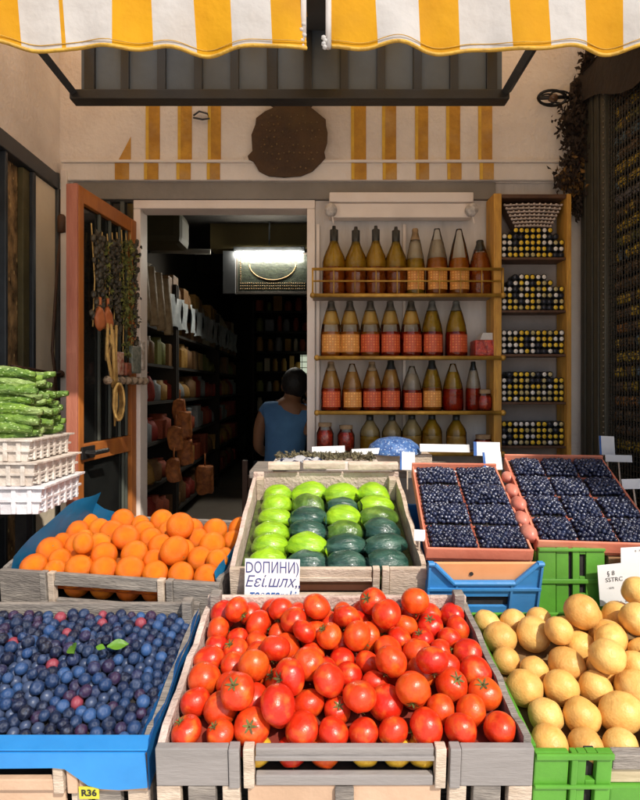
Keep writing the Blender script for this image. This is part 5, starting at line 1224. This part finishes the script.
# stands for the middle row
stand('sloped wooden stand under the orange crate', -0.88, -0.22, 1.48, OC.location.z-0.162, 0.36, 5)
stand('sloped wooden stand under the wrapped vegetables', -0.21, 0.25, 1.40, GC.location.z-0.135, 0.46, 15)
stand('sloped wooden stand under the blueberry crates', 0.26, 1.03, 1.40, 0.838, 0.36, 1)

# ------------------------------------------------------------------ rear table and the things on it
T = thing('side_table', 'plain wooden table behind the wrapped vegetables', 'table', (0.12, 2.02, 0))
MB().bb(-0.36,0.36,-0.12,0.13,1.09,1.115,0.003).build('tabletop', wood_grey, T)
for sx_ in (-0.33,0.33):
    for sy_ in (-0.1,0.1): MB().bb(sx_-0.02,sx_+0.02,sy_-0.02,sy_+0.02,0.0,1.089,0.003).build('leg', wood_grey, T)
m_ = MB(); m_.lathe([(0.098,0),(0.1,0.004),(0.088,0.03),(0.06,0.05),(0.025,0.058),(0,0.06)], 26)
o = m_.build('upturned_bowl', mat('blue_speckle', (0.10,0.22,0.50), (0.03,0.08,0.26), 60, 0.35, 0.3, 60, spots=((0.5,0.6,0.75),120,0.25)), None, True); o.location = (0.272, 2.06, 1.1155)
o.location.z = 1.158
tag(o, 'blue speckled domed bowl turned upside down in front of the lowest bottles', 'bowl')
T = thing('flat_box', 'low pale box under the blue speckled bowl', 'box', (0.272, 2.06, 1.1155)); MB().bb(-0.13,0.13,-0.055,0.06,0,0.042,0.004).build('box_body', wood_pale, T)
herb = mat('dried_herb_pile', (0.20,0.17,0.09), (0.05,0.045,0.03), 60, 0.8, 0.6, 50)
T = thing('herb_tray', 'shallow white tray of dried herbs behind the wrapped vegetables', 'tray', (0.03, 1.955, 1.1155))
MB().bb(-0.19,0.17,-0.05,0.05,0,0.03,0.004).build('tray_body', white_paint, T)
m_ = MB()
for k in range(420): leafquad(m_, Vector((rng.uniform(-.18,.16), rng.uniform(-.045,.045), 0.034+rng.random()*0.02)), rng.uniform(0.006,0.014))
m_.build('herbs', herb, T, fixn=False)
m_ = MB(); m_.grid(lambda u, v: (-0.09+0.18*u, -0.02+0.04*v, 0.018*math.sin(u*math.pi)+0.004*math.sin(u*20+v*5)), 20, 5); bmesh.ops.solidify(m_.bm, geom=m_.bm.faces[:], thickness=0.002)
o = m_.build('patterned_cloth', mat('blue_white_print', (0.75,0.76,0.8), (0.03,0.04,0.12), 42, 0.8, 0.2, 30, lo=0.48, hi=0.52), None, True); o.location = (-0.06, 1.90, 1.14); o.rotation_euler = (R(25),0,R(4))
tag(o, 'blue and white printed cloth lying behind the crate of wrapped vegetables', 'cloth')
for k, (px0, px1, py, lb) in enumerate([(268,300,466,'left pale block on the rear rim of the wrapped vegetable crate'),(303,345,465,'middle pale block on the rear rim of the wrapped vegetable crate'),(348,398,466,'right pale block on the rear rim of the wrapped vegetable crate')]):
    a, b = P(px0,py,1.815), P(px1,py,1.815); m_ = MB(); m_.bb(-(b.x-a.x)/2,(b.x-a.x)/2,-0.012,0.012,-0.01,0.012,0.004)
    o = m_.build('wood_block', mat('bleached_block', (0.72,0.60,0.50), (0.55,0.43,0.35), 20, 0.8, 0.4, 60), None); o.location = (a+b)/2; o.rotation_euler = (R(15),0,R(rng.uniform(-1.5,1.5))); tag(o, lb, 'block', 'pale blocks on the crate rim')
for k, (px0, py0, px1, py1, lb) in enumerate([(312,446,345,453,'white paper slip left of the blue bowl'),(352,448,398,454,'white paper slip in front of the blue bowl'),(420,444,470,452,'white paper slip right of the blue bowl')]):
    sign('paper_slip', lb, px0, py0, px1, py1, 1.985, 20, rng.uniform(-5,5), rng.uniform(-3,3))

# ------------------------------------------------------------------ left: cartons and cucumbers
cart_m = mat('moulded_carton', (0.74,0.68,0.62), (0.52,0.45,0.39), 22, 0.85, 0.6, 45, dirt=((0.40,0.32,0.26),9,0.5))
cart_w = mat('white_carton', (0.82,0.81,0.83), (0.64,0.61,0.64), 18, 0.85, 0.5, 45, dirt=((0.5,0.45,0.46),8,0.45))
zb = 1.055
for k, (hh, w_, dp, m, lb) in enumerate([(0.078,0.40,0.25,cart_w,'white moulded carton at the bottom of the stack by the oranges'),(0.066,0.375,0.235,cart_m,'cream moulded carton in the middle of the stack by the oranges'),(0.062,0.35,0.22,cart_m,'cream woven-looking carton on top of its stack under the cucumbers')]):
    T = thing('carton', lb, 'carton', (-0.955-0.004*k, 1.515+0.006*k, zb), (0,0,R(rng.uniform(-3,3))), 'moulded cartons stacked by the oranges')
    a, b = w_/2*0.95, w_/2
    m_ = MB()
    def ringp(zz, ex): 
        q = a+(b-a)*(zz/hh)+ex; r_ = dp+ex
        return [(-q,-ex,zz),(q,-ex,zz),(q,r_,zz),(-q,r_,zz)]
    prev = None
    lev = [(0,0),(hh*0.42,0.002),(hh*0.44,0.009),(hh*0.52,0.009),(hh*0.54,0.002),(hh*0.88,0.004),(hh*0.9,0.014),(hh-0.002,0.014)]
    for zz, ex in lev:
        cur = [m_.bm.verts.new(p) for p in ringp(zz, ex)]
        if prev: 
            for i in range(4): m_.bm.faces.new((prev[i],prev[(i+1)%4],cur[(i+1)%4],cur[i]))
        else: m_.bm.faces.new(cur[::-1])
        prev = cur
    m_.bm.faces.new(prev); m_.build('carton_body', m, T)
    r_ = MB()
    for i in range(9): x = -a+0.02+i*(2*a-0.04)/8; r_.bb(x-0.006,x+0.006,-0.009,0.0005,0.002,hh*0.88,0.002)
    for i in range(6): y = 0.02+i*(dp-0.04)/5; r_.bb(a-0.002,a+0.014,y-0.006,y+0.006,0.002,hh*0.88,0.002)
    for i in range(5): r_.bb(a-0.002, a+0.011, 0.004, dp-0.004, hh*(0.1+0.16*i), hh*(0.1+0.16*i)+0.004, 0.001)
    for v in r_.bm.verts: v.co += mnoise.noise_vector(v.co*45)*0.0012
    r_.build('rib', m, T)
    zb += hh-0.001
T = thing('stool', 'dark wooden stool under the stack of cartons', 'stool', (-1.0, 1.63, 0))
MB().bb(-0.10,0.105,-0.11,0.12,1.03,1.054,0.003).build('seat', void_m, T)
for sx_ in (-0.08,0.085):
    for sy_ in (-0.09,0.1): MB().bb(sx_-0.018,sx_+0.018,sy_-0.018,sy_+0.018,0,1.029,0.003).build('leg', void_m, T)
cuc_m = mat('cucumber_skin', (0.20,0.33,0.05), (0.05,0.12,0.015), 60, 0.5, 1.0, 110, spec=0.4, stretch=(1,1,0.5), spots=((0.45,0.58,0.26),130,0.22), rnd=[(1,1,1),(0.8,0.85,0.8),(1.1,1.1,0.9),(0.65,0.75,0.7)], dirt=((0.42,0.52,0.22),14,0.75))
def cuc(seed, l, r):
    m_ = MB(); n = 26; m_.lathe([(0,0)]+[(r*(math.sin(math.pi*(0.06+0.88*k/n))**0.38)*(1-0.25*max(0,(k/n-0.75))), l*k/n) for k in range(n+1)]+[(0,l)], 16)
    for v in m_.bm.verts: v.co += Vector(v.co.xy.to_3d()).normalized()*(0.0022*mnoise.noise(v.co*95+Vector((seed,0,0)))+0.003*mnoise.noise(v.co*30+Vector((seed,2,0)))); v.co.x += 0.012*math.sin(v.co.z/l*math.pi)*(1 if seed%2 else -1)
    m = m_.build('cucumber', cuc_m, None, True); return m
cp = [cuc(s, 0.29, 0.0165) for s in range(4)]; cu_used = [False]*4; first_c = {}
lay = [('bottom',7),('second',7),('third',7),('fourth',6),('fifth',6),('sixth',5),('top',4)]
for li, (nm, n) in enumerate(lay):
    for k in range(n):
        o = fruit(cp, cu_used, (li+k) % 4)
        y = 1.522+0.018+0.010*li+k*0.030+rng.uniform(-.003,.003); z = zb+0.0165+li*0.0262+rng.uniform(-.002,.002)
        o.location = (-1.075+rng.uniform(-.02,.015)-0.004*li, y, z); o.rotation_euler = (R(90), R(rng.uniform(0,360)), R(90+rng.uniform(-3.5,3.5)))
        o.rotation_euler = Euler((0, R(90+rng.uniform(-2,2)), R(rng.uniform(-5,5)))); 
        tag(o, f'bumpy green cucumber in the {nm} layer of the stack, {ORD[k]} from the front', 'cucumber', 'cucumbers stacked on the cartons')

# ------------------------------------------------------------------ the person, seated with the back to the street
PX = thing('person', 'person in a sleeveless blue shirt seated inside the doorway with back turned', 'person', (-0.262, 3.55, SF), (0, R(3), R(-6)))
def skinmesh(name, verts, edges, m, parent, sub=2, root=0):
    me = bpy.data.meshes.new(name); me.from_pydata([v[0] for v in verts], edges, []); o = bpy.data.objects.new(name, me); COL.objects.link(o)
    md = o.modifiers.new('s', 'SKIN'); md.use_smooth_shade = True
    if not me.skin_vertices: 
        bpy.context.view_layer.objects.active = o
    for i, v in enumerate(verts):
        sv = me.skin_vertices[0].data[i]; rr = v[1]; sv.radius = rr if isinstance(rr, tuple) else (rr, rr); sv.use_root = (i == root)
    sb = o.modifiers.new('d', 'SUBSURF'); sb.levels = sub; sb.render_levels = sub
    dg = bpy.context.evaluated_depsgraph_get(); m2 = bpy.data.meshes.new_from_object(o.evaluated_get(dg)); bpy.data.objects.remove(o)
    m2.materials.clear(); m2.materials.append(m)
    for p in m2.polygons: p.use_smooth = True
    q = bpy.data.objects.new(name, m2); COL.objects.link(q); q.parent = parent; return q
skin_m = mat('brown_skin', (0.32,0.15,0.075), (0.26,0.12,0.06), 8, 0.5, 0.1, 60, sss=0.1)
V = []; E = []
def jv(p, r, prev=None):
    V.append((Vector(p), r)); 
    if prev is not None: E.append((prev, len(V)-1))
    return len(V)-1
# local frame: x right, y away from the street, z up from the shop floor; seat at 0.46
pel = jv((0,0,0.52), (0.13,0.10)); wst = jv((0.0,0.01,0.66), (0.11,0.085), pel); chs = jv((0.0,0.03,0.83), (0.125,0.09), wst); sh = jv((0.005,0.05,0.95), (0.085,0.065), chs); nk = jv((0.02,0.075,1.02), 0.048, sh)
h1 = jv((0.03,0.10,1.085), (0.062,0.07), nk); h2 = jv((0.035,0.105,1.14), (0.066,0.076), h1); h3 = jv((0.035,0.10,1.175), (0.045,0.05), h2)
# right arm: elbow out to the right, forearm up and forward to the face
rs = jv((0.145,0.05,0.945), 0.050, sh); rm = jv((0.165,0.00,0.885), 0.044, rs); re_ = jv((0.158,-0.075,0.815), 0.038, rm); rf = jv((0.172,0.09,0.875), 0.033, re_); rw = jv((0.135,0.27,0.95), 0.025, rf); rp = jv((0.115,0.275,1.0), (0.034,0.018), rw)
for k in range(4):
    a = jv((0.098+0.014*k, 0.272-0.004*k, 1.036), 0.0092, rp); b = jv((0.088+0.012*k, 0.255-0.004*k, 1.062-0.004*abs(k-1.5)), 0.0085, a); jv((0.082+0.010*k, 0.235-0.003*k, 1.072-0.004*abs(k-1.5)), 0.0075, b)
a = jv((0.085,0.255,1.0), 0.010, rp); jv((0.07,0.235,1.022), 0.009, a)
# left arm resting forward on the lap
ls = jv((-0.145,0.04,0.945), 0.050, sh); lm = jv((-0.180,0.06,0.82), 0.043, ls); le = jv((-0.190,0.09,0.70), 0.036, lm); lf = jv((-0.165,0.20,0.65), 0.032, le); lw = jv((-0.13,0.29,0.64), 0.024, lf); lp_ = jv((-0.115,0.335,0.635), (0.034,0.018), lw)
for k in range(4):
    a = jv((-0.142+0.017*k, 0.375, 0.628), 0.009, lp_); b = jv((-0.144+0.017*k, 0.403-0.004*abs(k-1.5), 0.614), 0.0085, a); jv((-0.144+0.017*k, 0.418-0.004*abs(k-1.5), 0.598), 0.0075, b)
a = jv((-0.085,0.345,0.635), 0.010, lp_); jv((-0.068,0.37,0.628), 0.009, a)
for s in (-1, 1):
    hp = jv((s*0.085,0.04,0.52), 0.085, pel); kn = jv((s*0.12,0.42,0.52), 0.060, hp); cf = jv((s*0.12,0.44,0.36), 0.055, kn); an = jv((s*0.12,0.42,0.10), 0.036, cf); hl = jv((s*0.12,0.40,0.042), 0.036, an); jv((s*0.125,0.50,0.034), (0.042,0.028), hl); jv((s*0.127,0.575,0.026), (0.038,0.02), len(V)-1)
body = skinmesh('body', V, E, skin_m, PX)
# shirt: sleeveless, follows the torso
V = []; E = []
a = jv((0,0,0.505), (0.150,0.122)); b = jv((0.0,0.008,0.66), (0.132,0.108), a); c = jv((0.0,0.028,0.82), (0.150,0.112), b); d_ = jv((0.003,0.045,0.93), (0.122,0.090), c); e = jv((0.015,0.065,0.985), (0.066,0.058), d_)
for s in (-1,1): q = jv((s*0.13,0.048,0.945), 0.062, d_); jv((s*0.172,0.058,0.895), 0.055, q)
shirt = skinmesh('shirt', V, E, mat('blue_shirt', (0.10,0.26,0.50), (0.07,0.18,0.38), 5, 0.85, 0.35, 22), PX)
# trousers over hips and thighs
V = []; E = []
a = jv((0,0,0.50), (0.148,0.118))
for s in (-1,1):
    b = jv((s*0.085,0.05,0.51), 0.097, a); c = jv((s*0.12,0.40,0.52), 0.078, b); d_ = jv((s*0.12,0.45,0.42), 0.068, c); jv((s*0.12,0.43,0.14), 0.052, d_)
skinmesh('trousers', V, E, mat('dark_trousers', (0.03,0.03,0.035), None, 8, 0.9, 0.2, 40), PX)
# hair: cap over the back and top of the head
m_ = MB(); m_.ico((0.034,0.086,1.130), 0.094, 4, (0.93,1.02,1.06))
for v in list(m_.bm.verts):
    if v.co.y > 0.145 and v.co.z < 1.17: v.co.y = 0.12+0.25*(v.co.y-0.145); v.co.z += 0.01
    v.co += mnoise.noise_vector(v.co*60)*0.004
m_.build('hair', mat('black_hair', (0.012,0.009,0.008), (0.006,0.005,0.004), 60, 0.6, 0.5, 90, stretch=(1,1,0.3)), PX, True)
for s in (-1, 1): MB().ico((0.033+s*0.083,0.105,1.105), 0.022, 3, (0.45,0.75,1.15)).build('ear', skin_m, PX, True)
m_ = MB(); m_.ico((0.036,0.185,1.10), 0.016, 3, (0.7,1.2,1.2)); m_.build('nose', skin_m, PX, True)
for s in (-1, 1): MB().ico((0.036+s*0.028,0.168,1.125), 0.010, 2).build('eye', mat('eye_white', (0.5,0.48,0.45), None, 5, 0.3), PX, True)
MB().ico((0.036,0.172,1.065), 0.016, 2, (1.4,0.5,0.4)).build('mouth', mat('lips', (0.22,0.07,0.05), None, 5, 0.5), PX, True)
T = thing('wooden_chair', 'brown wooden chair under the seated person in the doorway', 'chair', (-0.25, 3.55, SF))
brw = mat('brown_chair_wood', (0.11,0.05,0.024), (0.07,0.03,0.015), 10, 0.5, 0.2, 60)
MB().bb(-0.21,0.21,-0.16,0.25,0.375,0.40,0.004).build('seat', brw, T)
for sx_ in (-0.19,0.19):
    for sy_ in (-0.14,0.23): MB().bb(sx_-0.018,sx_+0.018,sy_-0.018,sy_+0.018,0.001,0.374,0.003).build('leg', brw, T)
for sx_ in (-0.20,0.20): MB().bb(sx_-0.016,sx_+0.016,-0.20,-0.165,0.30,0.66,0.003).build('back_post', brw, T)
MB().bb(-0.183,0.183,-0.195,-0.175,0.50,0.57,0.003).build('back_rail', brw, T)
MB().bb(-0.18,0.18,-0.13,0.22,0.4005,0.425,0.008).build('cushion', mat('cushion', (0.08,0.05,0.04), None, 8, 0.9), T)
bpy.context.view_layer.update()
